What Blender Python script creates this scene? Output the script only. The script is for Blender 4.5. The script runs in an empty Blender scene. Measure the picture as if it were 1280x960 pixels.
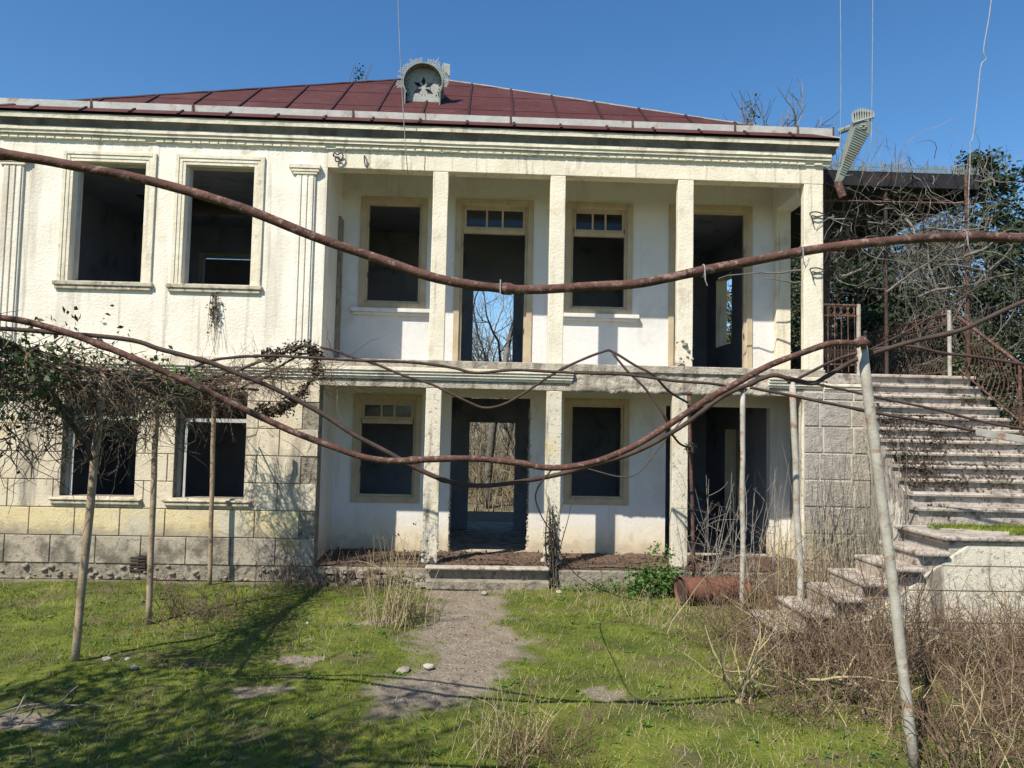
import bpy, math, random
import numpy as np
from mathutils import Vector, Matrix, noise

random.seed(7); rng = np.random.default_rng(7)
scene = bpy.context.scene
COL = scene.collection

# ------------------------------------------------------------------ camera
cam_data = bpy.data.cameras.new('camera')
cam_data.sensor_width = 36.0
cam_data.lens = 27.056
cam_data.clip_end = 2000
cam = bpy.data.objects.new('camera', cam_data); COL.objects.link(cam)
cx_ = Vector((0.99899, -0.03941, 0.02146)); cf_ = Vector((0.03811, 0.99759, 0.05791)).normalized()
cx_ = (cx_ - cf_ * cx_.dot(cf_)).normalized(); cu_ = cx_.cross(cf_)
m = Matrix.Identity(4)
for i in range(3):
    m[i][0] = cx_[i]; m[i][1] = cu_[i]; m[i][2] = -cf_[i]
m[0][3], m[1][3], m[2][3] = 0.0, -12.3, 2.46
cam.matrix_world = m
scene.camera = cam

# ------------------------------------------------------------------ sky, sun, exposure
SUN_EL = math.radians(50.2)
SUN_TO = Vector((-0.84, -1.0, 1.57)).normalized()         # towards the sun
world = bpy.data.worlds.new('World'); scene.world = world; world.use_nodes = True
wn = world.node_tree.nodes; wl = world.node_tree.links
sky = wn.new('ShaderNodeTexSky'); sky.sky_type = 'NISHITA'; sky.sun_disc = False
sky.sun_elevation = SUN_EL
sky.sun_rotation = math.atan2(SUN_TO.x, SUN_TO.y)
sky.altitude = 200; sky.air_density = 1.0; sky.dust_density = 0.15; sky.ozone_density = 2.6
bg = wn['Background']; bg.inputs['Strength'].default_value = 0.112
hs = wn.new('ShaderNodeHueSaturation'); hs.inputs['Saturation'].default_value = 1.25
wl.new(sky.outputs[0], hs.inputs['Color']); wl.new(hs.outputs[0], bg.inputs[0])
sd = bpy.data.lights.new('sun', 'SUN'); sd.energy = 5.0; sd.angle = math.radians(0.5); sd.color = (1.0, 0.94, 0.83)
so = bpy.data.objects.new('sun', sd); COL.objects.link(so)
so.rotation_euler = (-SUN_TO).to_track_quat('-Z', 'Y').to_euler(); so.location = (-8, -10, 16)
scene.view_settings.view_transform = 'Standard'; scene.view_settings.look = 'None'
scene.view_settings.gamma = 1.0; scene.view_settings.exposure = 0.48
scene.view_settings.use_curve_mapping = False

# ------------------------------------------------------------------ materials
def surf(name, cols, scale=2.5, rough=0.9, bump=None, layers=(), metallic=0.0, spec=0.3, detail=6):
    """cols: list of (pos, colour) mixed by noise; layers: dicts painted over."""
    mt = bpy.data.materials.new(name); mt.use_nodes = True
    nt = mt.node_tree; N = nt.nodes; L = nt.links
    b = N['Principled BSDF']; b.inputs['Roughness'].default_value = rough
    b.inputs['Metallic'].default_value = metallic
    b.inputs['Specular IOR Level'].default_value = spec
    g = N.new('ShaderNodeNewGeometry'); pos = g.outputs['Position']
    def mapped(sc):
        v = N.new('ShaderNodeVectorMath'); v.operation = 'MULTIPLY'; L.new(pos, v.inputs[0]); v.inputs[1].default_value = sc
        return v.outputs[0]
    def nz(sc, vec=None, det=6, rgh=0.6):
        n = N.new('ShaderNodeTexNoise'); n.inputs['Scale'].default_value = sc; n.inputs['Detail'].default_value = det
        n.inputs['Roughness'].default_value = rgh; L.new(vec if vec else pos, n.inputs['Vector']); return n.outputs['Fac']
    def ramp(fac, lo, hi):
        r = N.new('ShaderNodeMapRange'); r.inputs['From Min'].default_value = lo; r.inputs['From Max'].default_value = hi
        L.new(fac, r.inputs['Value']); return r.outputs[0]
    cr = N.new('ShaderNodeValToRGB'); e = cr.color_ramp.elements
    while len(e) > 1: e.remove(e[0])
    for i, (p, c) in enumerate(cols):
        el = e[0] if i == 0 else e.new(p)
        el.position = p; el.color = (*c, 1)
    L.new(nz(scale, det=detail), cr.inputs[0]); col = cr.outputs[0]
    for ly in layers:
        k = ly['kind']
        if k == 'blotch': f = ramp(nz(ly['scale'], det=8, rgh=0.65), ly['lo'], ly['hi'])
        elif k == 'streak': f = ramp(nz(ly['scale'], mapped((1, 1, ly.get('stretch', 0.12)))), ly['lo'], ly['hi'])
        elif k == 'band':                                # stained band at a height with a ragged edge
            sp = N.new('ShaderNodeSeparateXYZ'); L.new(pos, sp.inputs[0])
            n1 = ramp(nz(ly['scale'], det=8, rgh=0.7), 0.2, 0.8)
            ma = N.new('ShaderNodeMath'); ma.operation = 'MULTIPLY_ADD'; L.new(n1, ma.inputs[0]); ma.inputs[1].default_value = ly['ragged']
            L.new(sp.outputs['Z'], ma.inputs[2]); f = ramp(ma.outputs[0], ly['lo'], ly['hi'])
        elif k == 'attr':
            a = N.new('ShaderNodeAttribute'); a.attribute_name = ly['attr']
            n1 = nz(ly.get('scale', 6.0), det=8, rgh=0.7)
            ma = N.new('ShaderNodeMath'); ma.operation = 'ADD'; L.new(n1, ma.inputs[0]); L.new(a.outputs['Fac'], ma.inputs[1])
            f = ramp(ma.outputs[0], ly['lo'], ly['hi'])
        if ly.get('amt', 1) != 1:
            mu = N.new('ShaderNodeMath'); mu.operation = 'MULTIPLY'; L.new(f, mu.inputs[0]); mu.inputs[1].default_value = ly['amt']; f = mu.outputs[0]
        mx = N.new('ShaderNodeMix'); mx.data_type = 'RGBA'
        L.new(f, mx.inputs['Factor']); L.new(col, mx.inputs['A']); mx.inputs['B'].default_value = (*ly['col'], 1)
        col = mx.outputs['Result']
    L.new(col, b.inputs['Base Color'])
    if bump:
        h = None
        for sc, amt in bump['terms']:
            n = nz(sc, det=4)
            mu = N.new('ShaderNodeMath'); mu.operation = 'MULTIPLY'; L.new(n, mu.inputs[0]); mu.inputs[1].default_value = amt
            if h is None: h = mu.outputs[0]
            else:
                ad = N.new('ShaderNodeMath'); ad.operation = 'ADD'; L.new(h, ad.inputs[0]); L.new(mu.outputs[0], ad.inputs[1]); h = ad.outputs[0]
        bp = N.new('ShaderNodeBump'); bp.inputs['Strength'].default_value = bump.get('strength', 1.0); bp.inputs['Distance'].default_value = 1.0
        L.new(h, bp.inputs['Height']); L.new(bp.outputs[0], b.inputs['Normal'])
    return mt

STUC = dict(terms=[(24, 0.0075), (62, 0.0055), (3, 0.010)], strength=0.9)
M = {}
M['stucco'] = surf('cream_stucco', [(0.3, (0.74, 0.67, 0.545)), (0.55, (0.82, 0.76, 0.645)), (0.8, (0.85, 0.80, 0.695))], 1.6, bump=STUC, layers=[
    dict(kind='streak', scale=2.2, lo=0.54, hi=0.70, col=(0.42, 0.35, 0.26), amt=0.55),
    dict(kind='streak', scale=7.0, stretch=0.05, lo=0.57, hi=0.68, col=(0.34, 0.29, 0.22), amt=0.5),
    dict(kind='blotch', scale=0.8, lo=0.56, hi=0.70, col=(0.62, 0.50, 0.31), amt=0.5),
    dict(kind='blotch', scale=13, lo=0.62, hi=0.70, col=(0.40, 0.34, 0.26), amt=0.4)])
M['beam'] = surf('pale_beam_stucco', [(0.3, (0.68, 0.60, 0.46)), (0.7, (0.80, 0.73, 0.58))], 2.0, bump=STUC, layers=[
    dict(kind='blotch', scale=2.6, lo=0.56, hi=0.68, col=(0.46, 0.38, 0.27), amt=0.6),
    dict(kind='streak', scale=9, stretch=0.06, lo=0.57, hi=0.66, col=(0.27, 0.22, 0.17), amt=0.55),
    dict(kind='streak', scale=3.0, lo=0.58, hi=0.75, col=(0.42, 0.36, 0.27), amt=0.5)])
M['trim'] = surf('weathered_trim', [(0.3, (0.66, 0.58, 0.43)), (0.7, (0.80, 0.73, 0.58))], 3, bump=dict(terms=[(30, 0.008), (6, 0.012)]), layers=[
    dict(kind='streak', scale=3.5, lo=0.55, hi=0.70, col=(0.27, 0.22, 0.16), amt=0.6),
    dict(kind='blotch', scale=5, lo=0.58, hi=0.68, col=(0.33, 0.29, 0.23), amt=0.6)])
M['cove'] = surf('stained_shaded_cove', [(0.3, (0.13, 0.115, 0.095)), (0.7, (0.24, 0.215, 0.18))], 4, bump=dict(terms=[(30, 0.006)]), layers=[  # dirt plus the shadow under the corona, both put into the colour
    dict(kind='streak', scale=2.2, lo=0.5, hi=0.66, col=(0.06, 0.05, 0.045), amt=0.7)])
M['sill'] = surf('mossy_sill', [(0.3, (0.44, 0.38, 0.27)), (0.7, (0.58, 0.52, 0.41))], 5, bump=dict(terms=[(40, 0.008), (9, 0.012)]), layers=[
    dict(kind='blotch', scale=9, lo=0.50, hi=0.62, col=(0.22, 0.19, 0.13), amt=0.8)])
M['block'] = surf('block_render', [(0.3, (0.58, 0.49, 0.365)), (0.7, (0.71, 0.62, 0.47))], 2.2, bump=STUC, layers=[
    dict(kind='blotch', scale=0.7, lo=0.54, hi=0.66, col=(0.60, 0.48, 0.27), amt=0.6),
    dict(kind='blotch', scale=1.3, lo=0.54, hi=0.68, col=(0.38, 0.32, 0.25), amt=0.75),
    dict(kind='streak', scale=3.2, stretch=0.10, lo=0.54, hi=0.66, col=(0.19, 0.165, 0.14), amt=0.75),
    dict(kind='blotch', scale=15, lo=0.58, hi=0.68, col=(0.20, 0.17, 0.13), amt=0.6)])
M['block_yellow'] = surf('yellow_block_render', [(0.3, (0.60, 0.48, 0.26)), (0.7, (0.68, 0.57, 0.35))], 2.2, bump=STUC, layers=[
    dict(kind='band', scale=3.0, ragged=-0.35, lo=0.72, hi=0.50, col=(0.24, 0.20, 0.15), amt=0.85),
    dict(kind='blotch', scale=16, lo=0.56, hi=0.66, col=(0.33, 0.26, 0.16), amt=0.6),
    dict(kind='blotch', scale=1.4, lo=0.48, hi=0.62, col=(0.52, 0.47, 0.38), amt=0.8),
    dict(kind='blotch', scale=2.3, lo=0.57, hi=0.70, col=(0.25, 0.21, 0.16), amt=0.7)])
M['block_grey'] = surf('grey_block_render', [(0.3, (0.33, 0.28, 0.21)), (0.7, (0.46, 0.40, 0.31))], 2.6, bump=STUC, layers=[
    dict(kind='blotch', scale=1.8, lo=0.47, hi=0.60, col=(0.105, 0.09, 0.07), amt=0.85),
    dict(kind='blotch', scale=14, lo=0.54, hi=0.64, col=(0.10, 0.085, 0.065), amt=0.7),
    dict(kind='blotch', scale=0.9, lo=0.60, hi=0.68, col=(0.55, 0.44, 0.22), amt=0.7)])
M['plinth'] = surf('dirty_plinth', [(0.3, (0.19, 0.165, 0.125)), (0.7, (0.33, 0.285, 0.22))], 5, bump=dict(terms=[(12, 0.03), (40, 0.012)]), layers=[
    dict(kind='blotch', scale=7, lo=0.55, hi=0.62, col=(0.09, 0.08, 0.06), amt=0.8)])
M['white'] = surf('white_plaster', [(0.3, (0.66, 0.64, 0.60)), (0.7, (0.72, 0.70, 0.67))], 1.5, bump=dict(terms=[(20, 0.004), (3, 0.01)]), layers=[
    dict(kind='band', scale=2.2, ragged=-0.5, lo=0.75, hi=0.10, col=(0.66, 0.52, 0.28), amt=0.8),
    dict(kind='band', scale=5.0, ragged=-0.6, lo=0.30, hi=0.05, col=(0.45, 0.38, 0.28), amt=0.8),
    dict(kind='streak', scale=4.0, stretch=0.10, lo=0.57, hi=0.70, col=(0.40, 0.36, 0.30), amt=0.45),
    dict(kind='blotch', scale=1.7, lo=0.56, hi=0.66, col=(0.52, 0.47, 0.39), amt=0.4), dict(kind='blotch', scale=19, lo=0.66, hi=0.70, col=(0.30, 0.27, 0.23), amt=0.6)])
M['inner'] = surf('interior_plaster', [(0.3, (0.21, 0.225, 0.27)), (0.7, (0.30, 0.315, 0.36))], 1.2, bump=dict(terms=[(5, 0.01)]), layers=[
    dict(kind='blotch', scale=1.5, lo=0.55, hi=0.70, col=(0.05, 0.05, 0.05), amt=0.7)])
M['concrete'] = surf('rough_concrete', [(0.3, (0.36, 0.31, 0.24)), (0.7, (0.52, 0.46, 0.37))], 4, bump=dict(terms=[(9, 0.03), (35, 0.015)]), layers=[
    dict(kind='streak', scale=5, lo=0.48, hi=0.62, col=(0.17, 0.14, 0.11), amt=0.8),
    dict(kind='blotch', scale=17, lo=0.56, hi=0.64, col=(0.12, 0.10, 0.08), amt=0.6),
    dict(kind='blotch', scale=2, lo=0.60, hi=0.68, col=(0.52, 0.42, 0.20), amt=0.6)])
M['stone'] = surf('stair_stone', [(0.3, (0.36, 0.305, 0.255)), (0.7, (0.50, 0.435, 0.37))], 3, bump=dict(terms=[(14, 0.015), (50, 0.008)]), layers=[
    dict(kind='blotch', scale=5, lo=0.53, hi=0.64, col=(0.13, 0.11, 0.085), amt=0.85),
    dict(kind='blotch', scale=18, lo=0.54, hi=0.62, col=(0.10, 0.085, 0.06), amt=0.7),
    dict(kind='blotch', scale=1.8, lo=0.56, hi=0.66, col=(0.12, 0.12, 0.05), amt=0.65)])
M['pierblock'] = surf('bare_masonry_block', [(0.3, (0.30, 0.27, 0.23)), (0.7, (0.44, 0.40, 0.34))], 3, bump=dict(terms=[(11, 0.03), (40, 0.015)]), layers=[
    dict(kind='blotch', scale=3, lo=0.55, hi=0.66, col=(0.20, 0.18, 0.16), amt=0.7),
    dict(kind='streak', scale=4, lo=0.60, hi=0.70, col=(0.55, 0.53, 0.44), amt=0.6)])
M['mortar'] = surf('pale_mortar', [(0.3, (0.50, 0.46, 0.38)), (0.7, (0.62, 0.58, 0.48))], 6, bump=dict(terms=[(30, 0.01)]))
M['stairwall'] = surf('pale_stair_wall', [(0.3, (0.58, 0.52, 0.40)), (0.7, (0.70, 0.64, 0.52))], 1.6, bump=STUC, layers=[
    dict(kind='blotch', scale=1.2, lo=0.54, hi=0.66, col=(0.62, 0.50, 0.24), amt=0.8),
    dict(kind='streak', scale=4.5, lo=0.52, hi=0.62, col=(0.19, 0.165, 0.13), amt=0.85),
    dict(kind='blotch', scale=14, lo=0.56, hi=0.64, col=(0.17, 0.14, 0.10), amt=0.7)])
M['roof'] = surf('maroon_roof_sheet', [(0.25, (0.058, 0.018, 0.017)), (0.6, (0.076, 0.024, 0.022)), (0.8, (0.102, 0.040, 0.034))], 1.5, rough=0.7, spec=0.2,
    bump=dict(terms=[(2.2, 0.035), (9, 0.004)]), layers=[dict(kind='blotch', scale=6, lo=0.60, hi=0.70, col=(0.17, 0.065, 0.042), amt=0.6), dict(kind='blotch', scale=0.9, lo=0.52, hi=0.70, col=(0.10, 0.045, 0.040), amt=0.7), dict(kind='blotch', scale=2.4, lo=0.58, hi=0.70, col=(0.045, 0.016, 0.015), amt=0.6)])
M['roofdark'] = surf('dark_roof_seam', [(0.3, (0.024, 0.008, 0.008)), (0.7, (0.045, 0.014, 0.013))], 4, rough=0.6)
M['gutter'] = surf('zinc_gutter', [(0.3, (0.42, 0.40, 0.37)), (0.7, (0.56, 0.55, 0.52))], 3, rough=0.6, bump=dict(terms=[(5, 0.01)]), layers=[
    dict(kind='blotch', scale=2.6, lo=0.57, hi=0.66, col=(0.34, 0.20, 0.09), amt=0.75)])
M['lace'] = surf('pierced_zinc', [(0.3, (0.25, 0.265, 0.24)), (0.7, (0.38, 0.395, 0.365))], 8, rough=0.6, layers=[
    dict(kind='blotch', scale=9, lo=0.56, hi=0.66, col=(0.30, 0.20, 0.11), amt=0.6)])
M['zincdark'] = surf('painted_zinc_green', [(0.3, (0.15, 0.175, 0.155)), (0.7, (0.22, 0.25, 0.22))], 8, rough=0.6, layers=[
    dict(kind='blotch', scale=7, lo=0.54, hi=0.64, col=(0.26, 0.13, 0.07), amt=0.7)])
M['black'] = surf('dark_hole', [(0.3, (0.012, 0.012, 0.014)), (0.7, (0.02, 0.02, 0.022))], 4)
M['rust'] = surf('rusty_iron', [(0.25, (0.058, 0.027, 0.020)), (0.5, (0.100, 0.046, 0.034)), (0.75, (0.16, 0.085, 0.064))], 9, rough=0.85,
    bump=dict(terms=[(60, 0.004), (15, 0.004)]), layers=[dict(kind='blotch', scale=26, lo=0.54, hi=0.60, col=(0.29, 0.21, 0.17), amt=0.6), dict(kind='blotch', scale=5, lo=0.52, hi=0.62, col=(0.045, 0.024, 0.019), amt=0.7), dict(kind='blotch', scale=40, lo=0.60, hi=0.66, col=(0.02, 0.012, 0.010), amt=0.7)])
M['rustdark'] = surf('dark_rusty_iron', [(0.3, (0.040, 0.028, 0.023)), (0.7, (0.090, 0.056, 0.044))], 9, rough=0.85, bump=dict(terms=[(60, 0.004)]))
M['rustred'] = surf('red_rust_sheet', [(0.3, (0.13, 0.052, 0.036)), (0.7, (0.19, 0.080, 0.055))], 3, rough=0.8, bump=dict(terms=[(6, 0.02), (50, 0.004)]))
M['pipegrey'] = surf('galvanised_pipe', [(0.3, (0.30, 0.27, 0.22)), (0.7, (0.46, 0.43, 0.37))], 8, rough=0.6, bump=dict(terms=[(40, 0.004)]), layers=[
    dict(kind='blotch', scale=6, lo=0.54, hi=0.62, col=(0.26, 0.14, 0.075), amt=0.85)])
M['pipebrown'] = surf('weathered_post', [(0.3, (0.24, 0.17, 0.11)), (0.7, (0.40, 0.31, 0.21))], 7, rough=0.85, bump=dict(terms=[(40, 0.006)]), layers=[
    dict(kind='blotch', scale=8, lo=0.56, hi=0.64, col=(0.12, 0.085, 0.06), amt=0.8)])
M['wire'] = surf('dull_wire', [(0.3, (0.22, 0.22, 0.22)), (0.7, (0.36, 0.36, 0.35))], 8, rough=0.6)
M['wiredark'] = surf('dark_wire', [(0.3, (0.05, 0.04, 0.035)), (0.7, (0.09, 0.07, 0.06))], 8, rough=0.7)
M['wood'] = surf('tan_painted_wood', [(0.3, (0.40, 0.31, 0.20)), (0.7, (0.52, 0.42, 0.28))], 4, rough=0.7, bump=dict(terms=[(25, 0.004)]), layers=[
    dict(kind='streak', scale=12, lo=0.60, hi=0.72, col=(0.28, 0.20, 0.12), amt=0.6)])
M['greywood'] = surf('grey_window_wood', [(0.3, (0.40, 0.39, 0.36)), (0.7, (0.54, 0.53, 0.49))], 6, rough=0.7)
M['darkwood'] = surf('dark_door_wood', [(0.3, (0.10, 0.085, 0.075)), (0.7, (0.15, 0.13, 0.115))], 5, rough=0.6)
M['dirt'] = surf('red_brown_dirt', [(0.3, (0.075, 0.048, 0.034)), (0.7, (0.17, 0.112, 0.078))], 5, bump=dict(terms=[(14, 0.03), (50, 0.015)]))
M['litter'] = surf('dark_leaf_litter', [(0.3, (0.040, 0.030, 0.020)), (0.7, (0.125, 0.085, 0.055))], 18, rough=0.9)
M['bark'] = surf('grey_bark', [(0.3, (0.09, 0.08, 0.068)), (0.7, (0.22, 0.20, 0.172))], 7, bump=dict(terms=[(20, 0.02)]))
M['barkdark'] = surf('dark_vine_bark', [(0.3, (0.045, 0.036, 0.028)), (0.7, (0.11, 0.09, 0.07))], 9, bump=dict(terms=[(30, 0.01)]))
M['twig'] = surf('dry_twig', [(0.3, (0.085, 0.058, 0.038)), (0.7, (0.22, 0.155, 0.105))], 5)
M['twigred'] = surf('reddish_dry_stalk', [(0.3, (0.070, 0.042, 0.026)), (0.7, (0.165, 0.100, 0.060))], 4)
M['twiggrey'] = surf('grey_dry_twig', [(0.3, (0.10, 0.088, 0.075)), (0.7, (0.27, 0.245, 0.21))], 4)
M['straw'] = surf('pale_straw', [(0.3, (0.24, 0.19, 0.10)), (0.7, (0.42, 0.35, 0.20))], 4)
M['ivy'] = surf('ivy_leaf', [(0.3, (0.022, 0.040, 0.010)), (0.6, (0.050, 0.085, 0.020)), (0.85, (0.16, 0.17, 0.04))], 11, rough=0.5, spec=0.4)
M['bush'] = surf('bright_bush_leaf', [(0.3, (0.035, 0.085, 0.015)), (0.7, (0.10, 0.19, 0.035))], 9, rough=0.6)
M['ever'] = surf('evergreen_needles', [(0.3, (0.018, 0.034, 0.014)), (0.7, (0.060, 0.085, 0.038))], 2.2, rough=0.75)
M['olive'] = surf('olive_needles', [(0.3, (0.040, 0.050, 0.024)), (0.7, (0.105, 0.115, 0.060))], 2.2, rough=0.75)
M['grass'] = surf('moss_grass', [(0.28, (0.036, 0.060, 0.007)), (0.45, (0.115, 0.160, 0.014)), (0.62, (0.205, 0.255, 0.024)), (0.8, (0.34, 0.35, 0.055))], 1.7, rough=0.85, detail=12, layers=[
    dict(kind='blotch', scale=1.1, lo=0.54, hi=0.66, col=(0.16, 0.14, 0.06), amt=0.75), dict(kind='blotch', scale=9, lo=0.56, hi=0.66, col=(0.05, 0.07, 0.014), amt=0.8)])
M['ground'] = surf('mossy_ground', [(0.28, (0.034, 0.046, 0.008)), (0.5, (0.092, 0.115, 0.014)), (0.75, (0.19, 0.215, 0.028))], 1.4, rough=0.95, detail=10,
    bump=dict(terms=[(30, 0.03), (7, 0.05)]), layers=[
    dict(kind='blotch', scale=1.6, lo=0.52, hi=0.64, col=(0.13, 0.10, 0.055), amt=0.85),
    dict(kind='attr', attr='bare', scale=4, lo=0.72, hi=1.12, col=(0.225, 0.185, 0.140)),
    dict(kind='attr', attr='bare', scale=1.1, lo=1.44, hi=1.60, col=(0.19, 0.145, 0.10), amt=0.7), dict(kind='attr', attr='bare', scale=4.3, lo=1.50, hi=1.62, col=(0.34, 0.295, 0.235), amt=0.6), dict(kind='attr', attr='bare', scale=17, lo=1.54, hi=1.66, col=(0.12, 0.09, 0.06), amt=0.7)])
M['rock'] = surf('pale_stone', [(0.3, (0.30, 0.27, 0.22)), (0.7, (0.46, 0.43, 0.37))], 9, bump=dict(terms=[(20, 0.01)]))
M['terrace'] = surf('dark_canopy_sheet', [(0.3, (0.012, 0.012, 0.015)), (0.7, (0.03, 0.027, 0.029))], 3, rough=0.7, layers=[
    dict(kind='blotch', scale=3, lo=0.56, hi=0.66, col=(0.07, 0.032, 0.022), amt=0.7)])
M['brushfar'] = surf('brown_undergrowth', [(0.3, (0.13, 0.10, 0.065)), (0.7, (0.27, 0.225, 0.15))], 1.2)
def glass_mat():
    mt = bpy.data.materials.new('dusty_glass'); mt.use_nodes = True
    N = mt.node_tree.nodes; L = mt.node_tree.links; out = N['Material Output']
    tr = N.new('ShaderNodeBsdfTransparent'); tr.inputs[0].default_value = (0.75, 0.78, 0.80, 1)
    gl = N.new('ShaderNodeBsdfGlossy'); gl.inputs['Roughness'].default_value = 0.08
    fr = N.new('ShaderNodeFresnel'); fr.inputs[0].default_value = 1.5
    mu = N.new('ShaderNodeMath'); mu.operation = 'MULTIPLY'; mu.inputs[1].default_value = .55; L.new(fr.outputs[0], mu.inputs[0])
    mx = N.new('ShaderNodeMixShader'); L.new(mu.outputs[0], mx.inputs[0]); L.new(tr.outputs[0], mx.inputs[1]); L.new(gl.outputs[0], mx.inputs[2])
    N.remove(N['Principled BSDF']); L.new(mx.outputs[0], out.inputs[0]); return mt
M['glass'] = glass_mat()

# ------------------------------------------------------------------ builders
class MB:
    def __init__(s): s.v = []; s.f = []
    def poly(s, pts):
        n = len(s.v); s.v += [tuple(p) for p in pts]; s.f.append(tuple(range(n, n + len(pts)))); return s
    def box(s, x0, x1, y0, y1, z0, z1):
        n = len(s.v)
        s.v += [(x, y, z) for z in (z0, z1) for y in (y0, y1) for x in (x0, x1)]
        for q in ((0, 2, 3, 1), (4, 5, 7, 6), (0, 1, 5, 4), (2, 6, 7, 3), (0, 4, 6, 2), (1, 3, 7, 5)): s.f.append(tuple(n + i for i in q))
        return s
    def cbox(s, x0, x1, y0, y1, z0, z1, c=0.008):       # block with chamfered front (low-y) edges
        n = len(s.v)
        a = [(x0, y1, z0), (x1, y1, z0), (x1, y1, z1), (x0, y1, z1)]
        b = [(x0, y0 + c, z0), (x1, y0 + c, z0), (x1, y0 + c, z1), (x0, y0 + c, z1)]
        d = [(x0 + c, y0, z0 + c), (x1 - c, y0, z0 + c), (x1 - c, y0, z1 - c), (x0 + c, y0, z1 - c)]
        s.v += a + b + d
        s.f.append((n + 3, n + 2, n + 1, n)); s.f.append((n + 8, n + 9, n + 10, n + 11))
        for o in (0, 4):
            for i in range(4):
                j = (i + 1) % 4; s.f.append((n + o + i, n + o + j, n + o + 4 + j, n + o + 4 + i))
        return s
    def tube(s, pts, r, sides=6, cap=True):
        pts = [Vector(p) for p in pts]; k = len(pts)
        if not hasattr(r, '__len__'): r = [r] * k
        t = (pts[1] - pts[0]).normalized()
        u = t.orthogonal().normalized(); n0 = len(s.v)
        for i, p in enumerate(pts):
            if 0 < i < k - 1: t2 = (pts[i + 1] - pts[i - 1])
            elif i == k - 1: t2 = pts[i] - pts[i - 1]
            else: t2 = pts[1] - pts[0]
            t2 = t2.normalized() if t2.length > 1e-9 else t
            u = (u - t2 * u.dot(t2)); u = u.normalized() if u.length > 1e-6 else t2.orthogonal().normalized()
            w = t2.cross(u)
            for j in range(sides):
                a = 2 * math.pi * j / sides
                q = p + (u * math.cos(a) + w * math.sin(a)) * r[i]; s.v.append((q.x, q.y, q.z))
        for i in range(k - 1):
            for j in range(sides):
                a = n0 + i * sides + j; b = n0 + i * sides + (j + 1) % sides
                s.f.append((a, b, b + sides, a + sides))
        if cap:
            s.f.append(tuple(n0 + j for j in reversed(range(sides)))); e = n0 + (k - 1) * sides
            s.f.append(tuple(e + j for j in range(sides)))
        return s
    def prism(s, pts, d):                                # polygon extruded along vector d
        n = len(s.v); k = len(pts); d = Vector(d)
        s.v += [tuple(p) for p in pts] + [tuple(Vector(p) + d) for p in pts]
        s.f.append(tuple(range(n, n + k))); s.f.append(tuple(reversed(range(n + k, n + 2 * k))))
        for i in range(k):
            j = (i + 1) % k; s.f.append((n + j, n + i, n + k + i, n + k + j))
        return s
    def ring(s, x0, x1, z0, z1, w, y0, y1, sides='LRTB'):
        if 'L' in sides: s.box(x0, x0 + w, y0, y1, z0, z1)
        if 'R' in sides: s.box(x1 - w, x1, y0, y1, z0, z1)
        a = x0 + (w if 'L' in sides else 0); b = x1 - (w if 'R' in sides else 0)
        if 'T' in sides: s.box(a, b, y0, y1, z1 - w, z1)
        if 'B' in sides: s.box(a, b, y0, y1, z0, z0 + w)
        return s
    def holed(s, u0, u1, w0, w1, t0, t1, holes, axis='xz'):   # slab with rectangular openings
        us = sorted({u0, u1, *[h[0] for h in holes], *[h[1] for h in holes]}); us = [u for u in us if u0 <= u <= u1]
        ws = sorted({w0, w1, *[h[2] for h in holes], *[h[3] for h in holes]}); ws = [w for w in ws if w0 <= w <= w1]
        def P(u, w, t): return (u, t, w) if axis == 'xz' else ((t, u, w) if axis == 'yz' else (u, w, t))
        def solid(i, j):
            if not (0 <= i < len(us) - 1 and 0 <= j < len(ws) - 1): return False
            a = (us[i] + us[i + 1]) / 2; b = (ws[j] + ws[j + 1]) / 2
            return not any(h[0] < a < h[1] and h[2] < b < h[3] for h in holes)
        idx = {}
        def V(i, j, k):
            if (i, j, k) not in idx:
                idx[(i, j, k)] = len(s.v); s.v.append(P(us[i], ws[j], t1 if k else t0))
            return idx[(i, j, k)]
        for i in range(len(us) - 1):
            for j in range(len(ws) - 1):
                if not solid(i, j): continue
                s.f.append((V(i, j, 0), V(i + 1, j, 0), V(i + 1, j + 1, 0), V(i, j + 1, 0)))
                s.f.append((V(i, j, 1), V(i, j + 1, 1), V(i + 1, j + 1, 1), V(i + 1, j, 1)))
                for (di, dj, a, b) in ((-1, 0, (i, j + 1), (i, j)), (1, 0, (i + 1, j), (i + 1, j + 1)), (0, -1, (i, j), (i + 1, j)), (0, 1, (i + 1, j + 1), (i, j + 1))):
                    if not solid(i + di, j + dj): s.f.append((V(*a, 0), V(*a, 1), V(*b, 1), V(*b, 0)))
        return s
    def lump(s, c, r, seed=0, flat=1.0):                 # uneven stone / rubble lump
        rr = random.Random(seed); n = len(s.v)
        vs = [(0, 0, 1)] + [(math.cos(a) * .9, math.sin(a) * .9, .45) for a in [i * 1.047 for i in range(6)]] + [(math.cos(a + .5), math.sin(a + .5), -.35) for a in [i * 1.047 for i in range(6)]] + [(0, 0, -.8)]
        for x, y, z in vs:
            k = r * rr.uniform(.7, 1.2); s.v.append((c[0] + x * k, c[1] + y * k, c[2] + z * k * flat))
        for i in range(6):
            j = (i + 1) % 6
            s.f += [(n, n + 1 + i, n + 1 + j), (n + 1 + i, n + 7 + i, n + 1 + j), (n + 1 + j, n + 7 + i, n + 7 + j), (n + 13, n + 7 + j, n + 7 + i)]
        return s
    def mesh(s, name):
        me = bpy.data.meshes.new(name); me.from_pydata(s.v, [], s.f); me.update(); return me
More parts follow.
